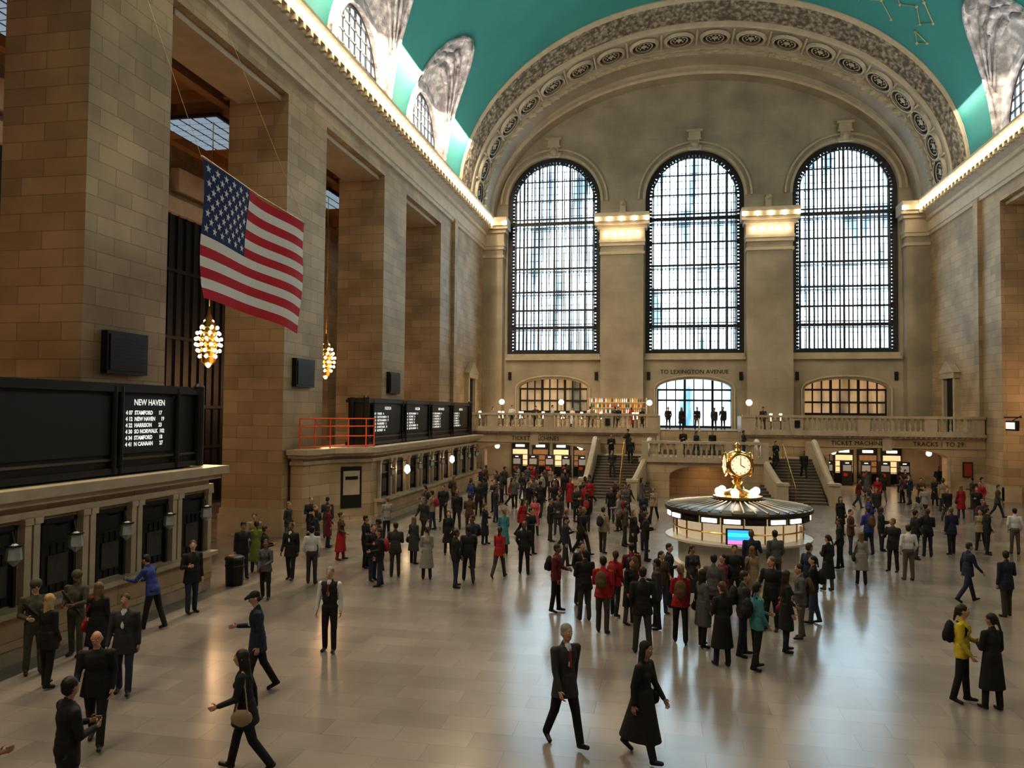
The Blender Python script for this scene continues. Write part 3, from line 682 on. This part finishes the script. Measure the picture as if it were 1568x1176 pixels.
# ============================================================ PEOPLE
def objmat(name,kind,ramp=None,rough=.8):
    m,nt,N,L,b=nmat(name);b.inputs['Roughness'].default_value=rough
    oi=N.new('ShaderNodeObjectInfo')
    if kind=='color': src=oi.outputs['Color']
    else:
        cr=N.new('ShaderNodeValToRGB');cr.color_ramp.interpolation='CONSTANT'
        e=cr.color_ramp.elements
        while len(e)<len(ramp): e.new(.5)
        for i,c in enumerate(ramp): e[i].position=i/len(ramp);e[i].color=(*c,1)
        mm=N.new('ShaderNodeMath');mm.operation='FRACT';ml=N.new('ShaderNodeMath');ml.operation='MULTIPLY';ml.inputs[1].default_value={'hair':7.3,'bottom':3.7,'skin':11.9,'bag':5.1}.get(kind,1)
        L.new(oi.outputs['Random'],ml.inputs[0]);L.new(ml.outputs[0],mm.inputs[0]);L.new(mm.outputs[0],cr.inputs[0]);src=cr.outputs[0]
    g=N.new('ShaderNodeTexCoord');n=N.new('ShaderNodeTexNoise');n.inputs['Scale'].default_value=14;n.inputs['Detail'].default_value=3;L.new(g.outputs['Object'],n.inputs['Vector'])
    mr=N.new('ShaderNodeMapRange');mr.inputs[3].default_value=.75;mr.inputs[4].default_value=1.25;L.new(n.outputs['Fac'],mr.inputs[0])
    v=N.new('ShaderNodeVectorMath');v.operation='SCALE';L.new(src,v.inputs[0]);L.new(mr.outputs[0],v.inputs['Scale']);L.new(v.outputs[0],b.inputs['Base Color'])
    if kind not in('skin',):
        bp=N.new('ShaderNodeBump');bp.inputs['Strength'].default_value=.5;bp.inputs['Distance'].default_value=.02;L.new(n.outputs['Fac'],bp.inputs['Height']);L.new(bp.outputs['Normal'],b.inputs['Normal'])
    return m
PM=[objmat('skin','skin',[(.50,.30,.21),(.42,.24,.16),(.55,.35,.26),(.20,.10,.06),(.48,.28,.19),(.33,.19,.12)],.55),
    objmat('hair','hair',[(.012,.009,.007),(.03,.018,.010),(.07,.04,.02),(.01,.008,.008),(.16,.10,.05),(.02,.012,.008)],.6),
    objmat('jacket_cloth','color'),
    objmat('trouser_cloth','bottom',[(.012,.012,.014),(.015,.02,.04),(.03,.045,.09),(.010,.010,.011),(.04,.037,.034),(.02,.03,.06),(.10,.09,.07),(.012,.012,.013)]),
    mat('shoe_leather',(.012,.010,.009),.45),mat('shirt_cotton',(.55,.57,.60),.8),
    objmat('bag_fabric','bag',[(.01,.01,.012),(.25,.02,.02),(.02,.02,.03),(.015,.015,.015),(.10,.06,.03)]),
    mat('tie_silk',(.25,.02,.02),.5),mat('eye_white',(.6,.58,.55),.3),mat('eye_dark',(.01,.008,.006),.3),mat('lips',(.32,.11,.09),.5),
    mat('camo_cloth',(.07,.07,.05),.9,noise=.7,nscale=9),mat('grey_hair',(.22,.21,.20),.7),mat('blonde_hair',(.42,.30,.15),.6),mat('red_fabric',(.30,.015,.02),.8),mat('black_wool',(.012,.012,.014),.85),mat('tan_leather',(.30,.22,.15),.6)]
LI={'skin':0,'hair':1,'top':2,'bottom':3,'shoe':4,'shirt':5,'bag':6,'tie':7}
_bm=bmesh.new();bmesh.ops.create_icosphere(_bm,subdivisions=2,radius=1);ICV=[v.co.copy() for v in _bm.verts];ICF=[tuple(v.index for v in f.verts) for f in _bm.faces];_bm.free()
def rx(l): return Matrix(((1,0,0),(0,math.cos(l),-math.sin(l)),(0,math.sin(l),math.cos(l))))
def mkperson(sex='m',lean=0,L=(0,0),R=(0,0),aL=(0,12,8,0),aR=(0,12,8,0),coat=0,flare=0,skirt=0,hair='short',shirt=0,tie=0,bag=None,turn=0,nod=0,sleeve='top',pelvis='top',shank='bottom',swap=None,vox=.017,fat=.008,wide=0,rifle=0,helmet=0):
    rd=math.radians;Q=[]
    f=sex=='f';sw=(.152 if f else .188)+fat*.5;hw=.088
    RL=rx(rd(lean));T=lambda x,y,z:RL@Vector((x,y,z))
    I=Matrix.Identity(3)
    def cap(lb,A,B,ra,rb): Q.append(('c',lb,Vector(A),Vector(B),ra,rb))
    def ell(lb,C,r,M=I): Q.append(('e',lb,Vector(C),Vector(r),M))
    def cone(lb,A,B,ra,rb): Q.append(('k',lb,Vector(A),Vector(B),ra,rb))
    F_=fat
    ell('top',T(0,-.005,.36),(sw-.008,.122+F_,.20),RL);ell('top',T(0,0,.16),((.132 if f else .155)+F_,.112+F_,.2),RL)
    ell(pelvis,T(0,.01,-.0),(.162+F_,.125+F_,.13),RL)
    cap('top',T(-sw+.035,0,.465),T(sw-.035,0,.465),.066,.066)
    cap('top',T(0,.012,.44),T(0,.01,.55),.098,.062)
    if f: ell('top',T(-.07,-.095,.35),(.06,.05,.06));ell('top',T(.07,-.095,.35),(.06,.05,.06))
    cap('skin',T(0,.0,.5),T(0,-.015,.63),.052,.052)
    MH=RL@Matrix.Rotation(rd(turn),3,'Z')@rx(rd(nod));HC=T(0,-.02,.71)
    H=lambda x,y,z:HC+MH@Vector((x,y,z))
    ell('skin',H(0,0,0),(.077,.095,.114),MH);ell('skin',H(0,-.032,-.062),(.054,.058,.056),MH)
    cap('skin',H(0,-.086,.008),H(0,-.108,-.022),.011,.016)
    for s in(-1,1): ell('skin',H(s*.079,.008,-.01),(.013,.024,.032),MH)
    if hair in('short','long','tail','bun'): ell('hair',H(0,.022,.036),(.088,.1,.098),MH)
    if hair=='short': ell('hair',H(0,.05,-.02),(.076,.064,.07),MH)
    if hair=='long':
        ell('hair',H(0,.045,-.07),(.094,.068,.15),MH);cap('hair',H(0,.05,-.08),H(0,.07,-.25),.08,.055)
        for s in(-1,1): cap('hair',H(s*.075,.0,.03),H(s*.08,.01,-.17),.028,.025)
    if hair=='tail': ell('hair',H(0,.05,-.02),(.076,.065,.075),MH);cap('hair',H(0,.11,.03),H(0,.15,-.18),.035,.022)
    if hair=='bun': ell('hair',H(0,.05,-.02),(.076,.065,.075),MH);ell('hair',H(0,.115,.04),(.045,.045,.045),MH)
    if hair=='cap':
        ell('hair',H(0,.05,-.03),(.074,.06,.06),MH);ell('bag',H(0,.012,.052),(.088,.102,.078),MH);cap('bag',H(-.03,-.1,.055),H(.03,-.1,.055),.03,.03);cap('bag',H(0,-.09,.06),H(0,-.15,.04),.035,.025)
    if helmet: ell('top',H(0,.012,.04),(.108,.128,.112),MH)
    if shirt: cap('shirt',T(0,-.055,.52),T(0,-.125-F_,.26),.052,.024)
    if tie: cap('tie',T(0,-.105,.50),T(0,-.152-F_,.26),.012,.02)
    hands=[];ank=[]
    for s,(hip,kn) in((-1,R),(1,L)):
        hp=Vector((s*hw,0,-.03));a=rd(hip);k=rd(kn);sp=.04+wide
        d1=Vector((s*sp,-math.sin(a),-math.cos(a))).normalized();knee=hp+d1*.42
        d2=Vector((s*sp*.6,-math.sin(a-k),-math.cos(a-k))).normalized();an=knee+d2*.40
        tr=shank=='bottom'
        cap('bottom',hp,knee,.095+F_*.5,.070);cap(shank,knee,an,.070 if tr else .055,.062 if tr else .038)
        th=(a-k)*.85 if (a-k)<0 else (a-k)*.9
        Rf=Matrix.Rotation(s*rd(7),3,'Z')@rx(-th)
        cap('shoe',an+Rf@Vector((0,.03,-.048)),an+Rf@Vector((0,-.15,-.055)),.042,.036);cap('shoe',an,an+Rf@Vector((0,.0,-.04)),.046,.046)
        ank.append((an,knee,hp))
    def yrng(depth):
        ys_=[]
        for an,kn_,hp in ank:
            for p,q in((hp,kn_),(kn_,an)):
                if p.z>=-depth>=q.z: t=(p.z+depth)/(p.z-q.z+1e-6);ys_.append((p.lerp(q,t)).y)
        if not ys_: ys_=[0]
        return min(ys_),max(ys_)
    for ln,lb in((coat,'top'),(skirt,'bottom')):
        if ln:
            y0,y1=yrng(ln);w0=.168+F_;ry=(y1-y0)/2+.115+flare
            cone(lb,T(0,0,.12),(0,(y0+y1)/2,-ln),(w0-.01,.12+F_),(w0+.03+flare+min(ln,.6)*.05,ry))
    for s,(swg,el,ab,inn) in((-1,aR),(1,aL)):
        sh=T(s*(sw-.0),0,.462);b0=rd(swg);e=rd(el);c=rd(ab)
        u1=Vector((s*math.sin(c),-math.sin(b0)*math.cos(c),-math.cos(b0)*math.cos(c)));el_=sh+u1*.285
        u2=Vector((s*(math.sin(c)*.6)-s*inn,-math.sin(b0+e),-math.cos(b0+e))).normalized();wr=el_+u2*.25
        cap(sleeve,sh,el_,.064+F_*.4,.052);cap(sleeve,el_,wr-u2*.01,.052,.041);cap('skin',wr-u2*.02,wr+u2*.03,.026,.027)
        fw=Vector((0,-1,0)) if abs(u2.y)<.8 else Vector((0,0,1))
        uu=(fw-u2*fw.dot(u2)).normalized();nn=u2.cross(uu)
        if nn.x*s>0: nn=-nn
        M=Matrix((nn,uu,u2)).transposed();ell('skin',wr+u2*.065,(.018,.042,.052),M);hands.append((wr,u2,uu,nn))
    if bag=='backpack':
        ell('bag',T(0,.205,.30),(.15,.095,.22),RL);ell('bag',T(0,.29,.22),(.11,.04,.12),RL)
        for s in(-1,1): cap('bag',T(s*.105,.06,.53),T(s*.11,-.105,.40),.024,.024);cap('bag',T(s*.11,-.105,.40),T(s*.14,-.02,.18),.024,.02)
    if bag=='hand':
        ell('bag',T(sw+.09,.0,-.06),(.055,.16,.125));cap('bag',T(sw-.05,.02,.53),T(sw+.1,-.07,.03),.016,.014);cap('bag',T(sw-.05,.03,.53),T(sw+.1,.09,.03),.016,.014)
    if rifle: cap('shoe',T(-.2,-.16,.42),T(.16,-.2,.02),.03,.025);cap('shoe',T(.16,-.2,.02),T(.24,-.2,-.12),.014,.014);ell('bag',T(0,-.12,.3),(.15,.06,.16),RL)
    vs=[];fs=[]
    for q in Q:
        o=len(vs)
        if q[0]=='c':
            ax=(q[3]-q[2]);ax=ax.normalized() if ax.length>1e-6 else Vector((0,0,1))
            for v in ICV: vs.append(q[2]+v*q[4] if v.dot(ax)<0 else q[3]+v*q[5])
        elif q[0]=='e':
            for v in ICV: vs.append(q[2]+q[4]@Vector((v.x*q[3].x,v.y*q[3].y,v.z*q[3].z)))
        else:
            n=20
            for C,r in((q[2],q[4]),(q[3],q[5])):
                for i in range(n): a=2*pi*i/n;vs.append(C+Vector((r[0]*math.cos(a),r[1]*math.sin(a),0)))
            fs+= [(o+i,o+n+i,o+n+(i+1)%n,o+(i+1)%n) for i in range(n)]+[tuple(o+i for i in range(n)),tuple(o+n+i for i in range(n-1,-1,-1))]
            continue
        fs+=[tuple(o+i for i in ff) for ff in ICF]
    me=bpy.data.meshes.new('t');me.from_pydata([tuple(v) for v in vs],[],fs);o=bpy.data.objects.new('t',me);S.collection.objects.link(o)
    m=o.modifiers.new('r','REMESH');m.mode='VOXEL';m.voxel_size=vox
    m=o.modifiers.new('s','SMOOTH');m.factor=.5;m.iterations=3
    dg=bpy.context.evaluated_depsgraph_get();em=o.evaluated_get(dg).to_mesh()
    nv=len(em.vertices);co=np.empty(nv*3);em.vertices.foreach_get('co',co);co=co.reshape(-1,3)
    polys=[tuple(p.vertices) for p in em.polygons]
    cen=np.array([co[list(p)].mean(axis=0) for p in polys])
    best=np.full(len(polys),1e9);lab=np.zeros(len(polys),int)
    for q in Q:
        A=np.array(q[2])
        if q[0]=='c':
            B=np.array(q[3]);ab=B-A;t=np.clip(((cen-A)@ab)/(ab@ab+1e-9),0,1);dd=np.linalg.norm(cen-A-t[:,None]*ab,axis=1)-(q[4]+(q[5]-q[4])*t)
        elif q[0]=='e':
            M=np.array(q[4]);loc=(cen-A)@M;r=np.array(q[3]);kq=np.linalg.norm(loc/r,axis=1);k2=np.linalg.norm(loc/(r*r),axis=1)+1e-9;dd=kq*(kq-1)/k2
        else:
            B=np.array(q[3]);t0=(A[2]-cen[:,2])/(A[2]-B[2]);t=np.clip(t0,0,1);C=A+t[:,None]*(B-A)
            rr=np.array(q[4])[None,:]*(1-t[:,None])+np.array(q[5])[None,:]*t[:,None]
            kq=np.linalg.norm((cen-C)[:,:2]/rr,axis=1);dd=(kq-1)*rr.min(axis=1)
            dd=np.maximum(dd,np.maximum(t0-1,-t0)*abs(A[2]-B[2]))
        up=dd<best;best[up]=dd[up];lab[up]=LI[q[1]]
    mb=MB();mb.v=[tuple(c) for c in co];mb.f=polys;mb.m=[int(x) for x in lab]
    o.evaluated_get(dg).to_mesh_clear();bpy.data.objects.remove(o);bpy.data.meshes.remove(me)
    for s in(-1,1):
        mb.ball(H(s*.03,-.083,.012),.0125,8,8,6);mb.ball(H(s*.03,-.0915,.012),.0065,9,6,5)
        mb.tube([H(s*.016,-.094,.032),H(s*.032,-.093,.037),H(s*.046,-.084,.032)],.0045,5,1)
    mb.tube([H(-.024,-.085,-.058),H(0,-.094,-.055),H(.024,-.085,-.058)],[.003,.008,.003],6,10)
    for wr,d,uu,nn in hands:
        for i,(ln,of) in enumerate(((.068,.030),(.078,.010),(.072,-.010),(.056,-.029))):
            p=wr+d*.10+uu*of;pts=[p-d*.02,p]
            for ang,fr in((.25+.08*i,.42),(.7+.1*i,.33),(1.15+.1*i,.25)):
                p=p+(d*math.cos(ang)+nn*math.sin(ang))*ln*fr*1.05;pts.append(p)
            mb.tube(pts,[.0095,.0092,.0085,.0078,.006],6,0)
        p=wr+d*.035+uu*.032;mb.tube([p,p+(d*.5+uu*.75+nn*.2).normalized()*.034,p+(d*.5+uu*.75+nn*.2).normalized()*.034+(d*.85+uu*.25+nn*.4).normalized()*.03],[.012,.0105,.0075],6,0)
    zmin=min(v[2] for v in mb.v);mb.v=[(v[0],v[1],v[2]-zmin) for v in mb.v]
    mats=list(PM)
    for a,c in (swap or {}).items(): mats[a]=PM[c]
    return mb.mesh('person',mats,True)
T_={}
def reg(n,**k): T_.setdefault(n,[]).append(mkperson(**k))
reg('man_in_suit_walking',lean=3,L=(20,6),R=(-14,16),aL=(-16,12,5,.05),aR=(14,14,5,.05),coat=.20,shirt=1,tie=1,vox=.013,swap={1:12,3:15})
reg('woman_in_long_coat',sex='f',lean=4,L=(-18,18),R=(20,4),aL=(14,25,6,.1),aR=(-12,15,8,0),coat=.62,flare=.0,hair='long',vox=.013,bag='hand',swap={3:15,1:15,6:15})
reg('woman_with_handbag',sex='f',lean=5,L=(-18,20),R=(20,8),aL=(10,60,12,.1),aR=(-20,15,10,0),coat=.22,flare=.02,hair='long',bag='hand',vox=.013,swap={6:16,3:15})
reg('man_in_vest',L=(4,0),R=(-3,2),aL=(-4,14,7,0),aR=(6,10,7,0),sleeve='shirt',shirt=1,tie=1,pelvis='bottom',vox=.013,fat=.014,swap={1:12,3:15})
reg('man_in_suit',L=(8,2),R=(-6,8),aL=(-8,14,6,0),aR=(8,16,6,0),coat=.22,shirt=1,vox=.015,fat=.014)
reg('man_in_jacket',L=(3,0),R=(-2,4),aL=(-8,45,10,.35),aR=(-8,45,10,.35),coat=.14,wide=.04,fat=.018)
reg('man_in_jacket',L=(2,0),R=(4,8),aL=(12,88,8,.75),aR=(10,84,8,.75),coat=.16,fat=.014,turn=20)
reg('man_in_jacket',L=(-3,2),R=(5,4),aL=(-2,14,7,.05),aR=(4,100,14,.3),coat=.2,fat=.02,turn=-25)
reg('man_with_phone',L=(6,0),R=(-5,6),aL=(15,95,6,.35),aR=(-6,14,6,0),coat=.14,nod=22,fat=.012)
reg('man_in_cap',lean=4,L=(16,6),R=(-14,16),aL=(-12,20,6,0),aR=(12,80,8,.2),coat=.2,hair='cap',nod=15,shirt=1,vox=.013,swap={6:15,3:15})
reg('man_walking',lean=4,L=(20,6),R=(-16,20),aL=(-18,18,6,.05),aR=(18,24,6,.05),coat=.14,fat=.014)
reg('woman_in_coat',sex='f',L=(3,2),R=(-3,2),aL=(4,50,8,.4),aR=(0,18,6,0),coat=.45,flare=.02,hair='long',bag='hand')
reg('woman_in_coat',sex='f',L=(6,6),R=(-3,0),aL=(8,90,8,.6),aR=(0,35,6,.3),coat=.55,flare=.02,hair='tail',turn=20,nod=8)
reg('woman_walking',sex='f',lean=4,L=(-17,20),R=(18,6),aL=(16,25,6,.1),aR=(-16,15,6,0),coat=.16,hair='tail')
reg('woman_in_skirt',sex='f',L=(5,0),R=(-4,4),aL=(0,20,6,.1),aR=(4,60,8,.4),skirt=.62,flare=.04,hair='bun',pelvis='bottom',swap={3:14})
reg('man_with_backpack',L=(4,2),R=(-4,4),aL=(8,75,8,.45),aR=(0,20,6,.1),coat=.12,bag='backpack',lean=2,fat=.014)
reg('woman_with_backpack',sex='f',L=(3,0),R=(-5,8),aL=(10,70,8,.4),aR=(4,30,6,.2),coat=.12,bag='backpack',hair='tail',turn=20)
reg('man_in_shirt',L=(2,0),R=(-2,0),aL=(-6,35,12,.3),aR=(-6,35,12,.3),pelvis='bottom',fat=.014,swap={2:5})
reg('soldier',L=(4,2),R=(-4,2),aL=(20,70,10,.5),aR=(0,85,10,.5),helmet=1,rifle=1,hair='none',swap={2:11,3:11,6:11},vox=.014,fat=.02)
reg('man_leaning_on_counter',lean=16,L=(12,2),R=(-14,6),aL=(35,60,14,.3),aR=(20,60,14,.3),coat=.12,nod=10)
reg('bald_man',lean=5,L=(18,6),R=(-14,18),aL=(-10,30,7,.1),aR=(14,30,7,.1),coat=.16,hair='none',fat=.03,nod=12,vox=.013,swap={3:15})
reg('blonde_woman',sex='f',L=(3,0),R=(-4,6),aL=(4,30,7,.2),aR=(0,25,6,.1),coat=.2,flare=.02,hair='long',swap={1:13,3:15},fat=.025)
blk=(.013,.013,.015);nav=(.015,.022,.05);gry=(.09,.09,.095);red=(.30,.015,.02);teal=(.06,.22,.26);wht=(.6,.62,.65);brn=(.08,.045,.025);olv=(.06,.06,.035);tan_=(.28,.22,.15);blu=(.03,.05,.22);yel=(.5,.4,.03);lg=(.26,.25,.24);mar=(.12,.014,.022);pnk=(.45,.10,.12);grn=(.16,.20,.04);cha=(.035,.035,.038)
WOM=('woman','blonde')
placed=[];nput=[0]
def put(t,x,y,rot,col,z=0,sc=None):
    me=T_[t][nput[0]%len(T_[t])];nput[0]+=1
    o=bpy.data.objects.new(t,me);S.collection.objects.link(o)
    o.location=(x,y,z);o.rotation_euler=(0,0,math.radians(rot));s=sc or (random.uniform(.93,.98) if t.startswith(WOM) else random.uniform(.98,1.04))
    if y<19.5 and z==0 and not sc: s*=1.06
    o.scale=(s,s,s);o.color=(*col,1);placed.append((x,y))
MS,WL,WH,MV,SU,MJ,MP,MC,MW,WCt,WW_,WS_,MBk,WBk,SH,SO,ML,BM,BW=('man_in_suit_walking','woman_in_long_coat','woman_with_handbag','man_in_vest','man_in_suit','man_in_jacket','man_with_phone','man_in_cap','man_walking','woman_in_coat','woman_walking','woman_in_skirt','man_with_backpack','woman_with_backpack','man_in_shirt','soldier','man_leaning_on_counter','bald_man','blonde_woman')
for a in [
 (MS,-1.6,12.8,40,cha,0,1.12),(WL,-.35,12.6,60,blk,0,1.05),(MV,-7.37,16.6,5,blk,0,1.06),(MC,-7.62,13.9,-60,nav,0,1.1),(WH,-6.15,10.9,-75,blk,0,1.04),(BM,-8.93,11.2,25,blk,0,1.06),(SU,-10.04,13.3,20,cha,0,1.06),(MJ,-7.5,8.9,150,blk),(MJ,-8.15,8.2,120,blk),
 (SO,-12.55,13.9,50,olv),(SO,-12.6,15.1,10,olv),(BW,-11.7,13.3,170,blk),(WCt,-11.5,14.4,200,blk),(ML,-12.3,17.3,-90,blu),(MJ,-12.3,18.9,60,blk),
 (MP,-13.2,23.0,40,cha),(MJ,-12.4,22.9,120,blk),(WCt,-13.3,24.0,200,grn),(WBk,-11.16,20.7,10,gry),(SU,-11.65,23.2,0,blk),(SH,-10.79,22.9,190,wht),
 (WS_,-11.48,26.7,90,brn),(MJ,-14.3,30.2,30,blk),(MP,-13.9,30.9,200,cha),(WCt,-13.0,29.0,120,mar),(MJ,-13.0,27.8,60,blk),(WCt,-12.6,27.0,-60,nav),(MJ,-14.6,28.8,90,cha),(MW,-14.2,25.5,20,tan_),
 (MJ,-9.1,23.7,60,blk),(MBk,-8.6,23.0,-60,blk),(MJ,-8.6,24.4,200,cha),(WCt,-8.7,26.6,160,cha),(WCt,-7.5,24.3,200,lg),(MJ,-10.1,25.6,90,blk),(MP,-9.4,25.0,-90,nav),
 (MJ,-6.3,23.4,120,blk),(MW,-6.1,24.2,200,blk),(WCt,-8.0,28.6,20,blk),(MJ,-10.6,36.9,0,blk),(MBk,-6.5,26.4,-40,nav),(WW_,-5.3,25.1,170,red),(MJ,-8.1,37.5,90,cha),(WCt,-6,29.2,200,teal),(MJ,-9.5,39.7,0,blk),(WCt,-7.2,31.2,80,blk),(MJ,-8.4,33.4,180,brn),(MW,-9.4,35,20,blk),
 (MJ,-4.6,25.8,180,blk),(MJ,-5,29.4,60,blk),(MP,-8.2,42.8,0,gry),(MW,-6.4,40.5,180,blk),(WCt,-5.6,34,20,pnk),(MJ,-4.7,32.5,90,blk),(WW_,-3.8,30.3,120,blk),(MP,-3.4,27.2,100,nav),(MW,-5.7,40.7,0,blk),(WCt,-5.2,43.6,180,red),(MJ,-4.3,38.6,40,cha),(WCt,-3.3,31.2,250,blk),(MBk,-3.5,35.6,180,blk),(MW,-2.6,38.8,0,blk),(MJ,-2.2,37.4,90,blk),
 (MBk,-2.9,21.2,80,mar),(MJ,-2.05,20.5,200,blk),(MBk,-1.5,19.45,170,red),(MJ,-2.3,22.1,30,blk),(WBk,-1.3,21.1,150,red),(MBk,-.9,21.9,200,mar),(MJ,-.5,18.0,190,blk),(WCt,-.9,20.4,60,blk),(MJ,-.2,20.1,270,cha),(WBk,-.1,21.6,30,brn),(WBk,.35,19.0,180,red),(MJ,.1,22.4,90,blk),(WCt,.75,22.8,20,cha),(WCt,.85,18.8,120,gry),(WCt,1.2,17.5,200,blk),(MBk,1.7,18.3,90,cha),(MJ,1.2,20.6,160,gry),(WBk,1.5,21.6,-60,mar),(MJ,1.9,22.8,0,blk),
 (WBk,1.9,17.4,110,teal),(MJ,2.6,20.6,-30,blk),(WCt,2.7,18.85,100,blk),(MBk,3.2,20,-80,gry),(WBk,3.75,21.5,250,blk),(MJ,3.9,23.0,120,nav),(WCt,2.4,23.1,200,tan_),(MJ,2.6,25.2,180,nav),(MJ,3.3,25.3,200,gry),
 (MJ,-.7,29.1,90,blk),(WCt,-1.2,30.4,60,blk),(MBk,-1.6,32.1,100,olv),(MJ,-.8,31.1,150,blk),(WCt,-1.0,37.3,0,nav),
 (MJ,6.0,29.3,250,blk),(WCt,4.9,25.6,210,blk),(WCt,6.1,26.7,180,lg),(MBk,7.7,32.5,200,blu),(MJ,8.4,33.5,90,blk),(MJ,7.7,29.2,-40,blk),(SH,7.8,27.8,190,wht),(MJ,9.8,32.5,180,blk),(MJ,10.9,33.3,200,nav),(MJ,9.2,31.9,100,blk),(MW,10.4,42.4,0,cha),(MJ,7.0,32.3,60,brn),(WCt,7.7,37.5,20,blk),
 (MW,8.6,25,100,nav),(MJ,9.0,23.4,200,nav),(MJ,12.3,33.7,90,blk),(SH,13.4,34.0,180,wht),(MJ,15.5,43.7,0,blk),(WCt,15.2,45,180,red),(MBk,13.4,37.2,20,cha),(MW,14,43.4,0,blk),(WCt,15.8,51,0,blk),(MJ,15.4,55.4,0,cha),(MJ,15.9,58.6,90,blk),(WCt,12.3,49.8,0,red),(MW,13.1,51.8,180,blk),(MJ,14.5,49.2,20,brn),(MJ,18.7,59.6,0,blk),
 (WBk,5.5,16.3,60,yel),(WCt,5.9,16.0,200,blk)]: put(*a)
random.seed(21)
cnt=0
while cnt<70:
    if cnt<48: x=random.uniform(-12.2,-4.9) if random.random()<.6 else random.uniform(-5,0);y=random.uniform(29,56)
    else: x=random.uniform(6.5,18.5);y=random.uniform(34,57)
    if -5.6<x<10.4 and y>47.8: continue
    if min((x-a)**2+(y-c)**2 for a,c in placed)<.6: continue
    put(random.choice([MJ,MW,MP,MBk,WCt,WW_,WBk,SU,WH,MJ]),x,y,random.uniform(0,360),random.choice([blk,cha,cha,nav,gry,brn,mar,gry,tan_,red,olv,blk,lg,blu]));cnt+=1
for (t,x,y,r_,c) in [(MJ,-3.6,53.45,0,blk),(MW,-2.3,53.1,180,blk),(MJ,-3.4,51.45,0,cha),(WCt,7.0,53.1,0,blk),(MW,8.5,51.8,0,blk),(MJ,6.4,51.1,180,nav)]:
    put(t,x,y,r_,c,step_z(y))
for (t,x,y,r_,c) in [(MJ,1.2,55.6,0,blk),(WCt,2.1,55.9,30,nav),(MW,3.2,56.2,0,blk),(MJ,5.2,55.4,60,cha),(MJ,-2.6,55.5,-60,blk)]: put(t,x,y,r_,c,ZL)
for (t,x,y,r_,c) in [(WCt,-13.3,60.2,30,lg),(SH,-12.0,61.3,30,wht),(MP,-10.2,61.9,0,cha),(SH,-8.6,60.2,80,wht),(WCt,-7.2,61.5,0,wht),(MJ,-5.7,62.2,60,tan_),(MJ,-3.6,61.6,40,nav),(WCt,-1.7,58.4,0,blk),(SH,-6,63.6,180,wht),(MJ,-4,63.7,180,cha),(WCt,-2.7,63.7,180,red),(WCt,1.2,61.5,0,blk),(MJ,2.4,62.4,20,blk),(MW,3.6,61,0,cha),(MJ,4.4,63.2,0,nav),(MJ,.2,62.8,0,blk),(MP,7.2,61.5,0,cha)]: put(t,x,y,r_,c,ZB)
# ------------------------------------------------------------ lights
def area(name,loc,rot,sx,sy,e,col):
    l=bpy.data.lights.new(name,'AREA');l.shape='RECTANGLE';l.size=sx;l.size_y=sy;l.energy=e;l.color=col
    o=bpy.data.objects.new(name,l);S.collection.objects.link(o);o.location=loc;o.rotation_euler=rot;return o
area('cornice_flood_left',(XL+1.3,26,26.8),(0,0,0),.15,66,7000,(1,.79,.54))
area('cornice_flood_right',(XR-1.3,26,26.8),(0,0,0),.15,66,2200,(1,.81,.58))
area('ceiling_uplight_left',(XL+1.4,26,22.9),(0,math.radians(180+35),0),.9,66,850,(1,.95,.88))
area('ceiling_uplight_right',(XR-1.4,26,22.9),(0,math.radians(180-35),0),.9,66,850,(1,.95,.88))
area('passage_light_left',(-9.5,61,3.7),(0,0,0),6,3,260,(1,.78,.52))
area('passage_light_right',(14.7,61,3.7),(0,0,0),6,3,200,(1,.70,.42))
area('restaurant_light',(-7.5,63,8.6),(0,0,0),12,1,180,(1,.72,.42))
area('alcove_light',(CX,52.4,2.0),(0,0,0),3,1,30,(1,.6,.3))
w=bpy.data.worlds.new('w');S.world=w;w.use_nodes=True;w.node_tree.nodes['Background'].inputs[0].default_value=(.6,.75,1,1);w.node_tree.nodes['Background'].inputs[1].default_value=.3
# ------------------------------------------------------------ camera
yaw=math.radians(11.1);pit=math.radians(2.0);rl=math.radians(0.5)
d=Vector((-math.sin(yaw)*math.cos(pit),math.cos(yaw)*math.cos(pit),math.sin(pit)))
r=Vector((math.cos(yaw),math.sin(yaw),0));u=r.cross(d)
r2=r*math.cos(rl)+u*math.sin(rl);u2=u*math.cos(rl)-r*math.sin(rl)
cd=bpy.data.cameras.new('camera');cd.sensor_width=36;cd.lens=1530/2000*36;cd.clip_end=300
co=bpy.data.objects.new('camera',cd);S.collection.objects.link(co)
Mx=Matrix((r2,u2,-d)).transposed().to_4x4();Mx.translation=(0,0,5.4);co.matrix_world=Mx;S.camera=co
S.view_settings.view_transform='Standard'
for lk in ('Medium High Contrast','None'):
    try: S.view_settings.look=lk;break
    except Exception: pass
S.view_settings.exposure=.38
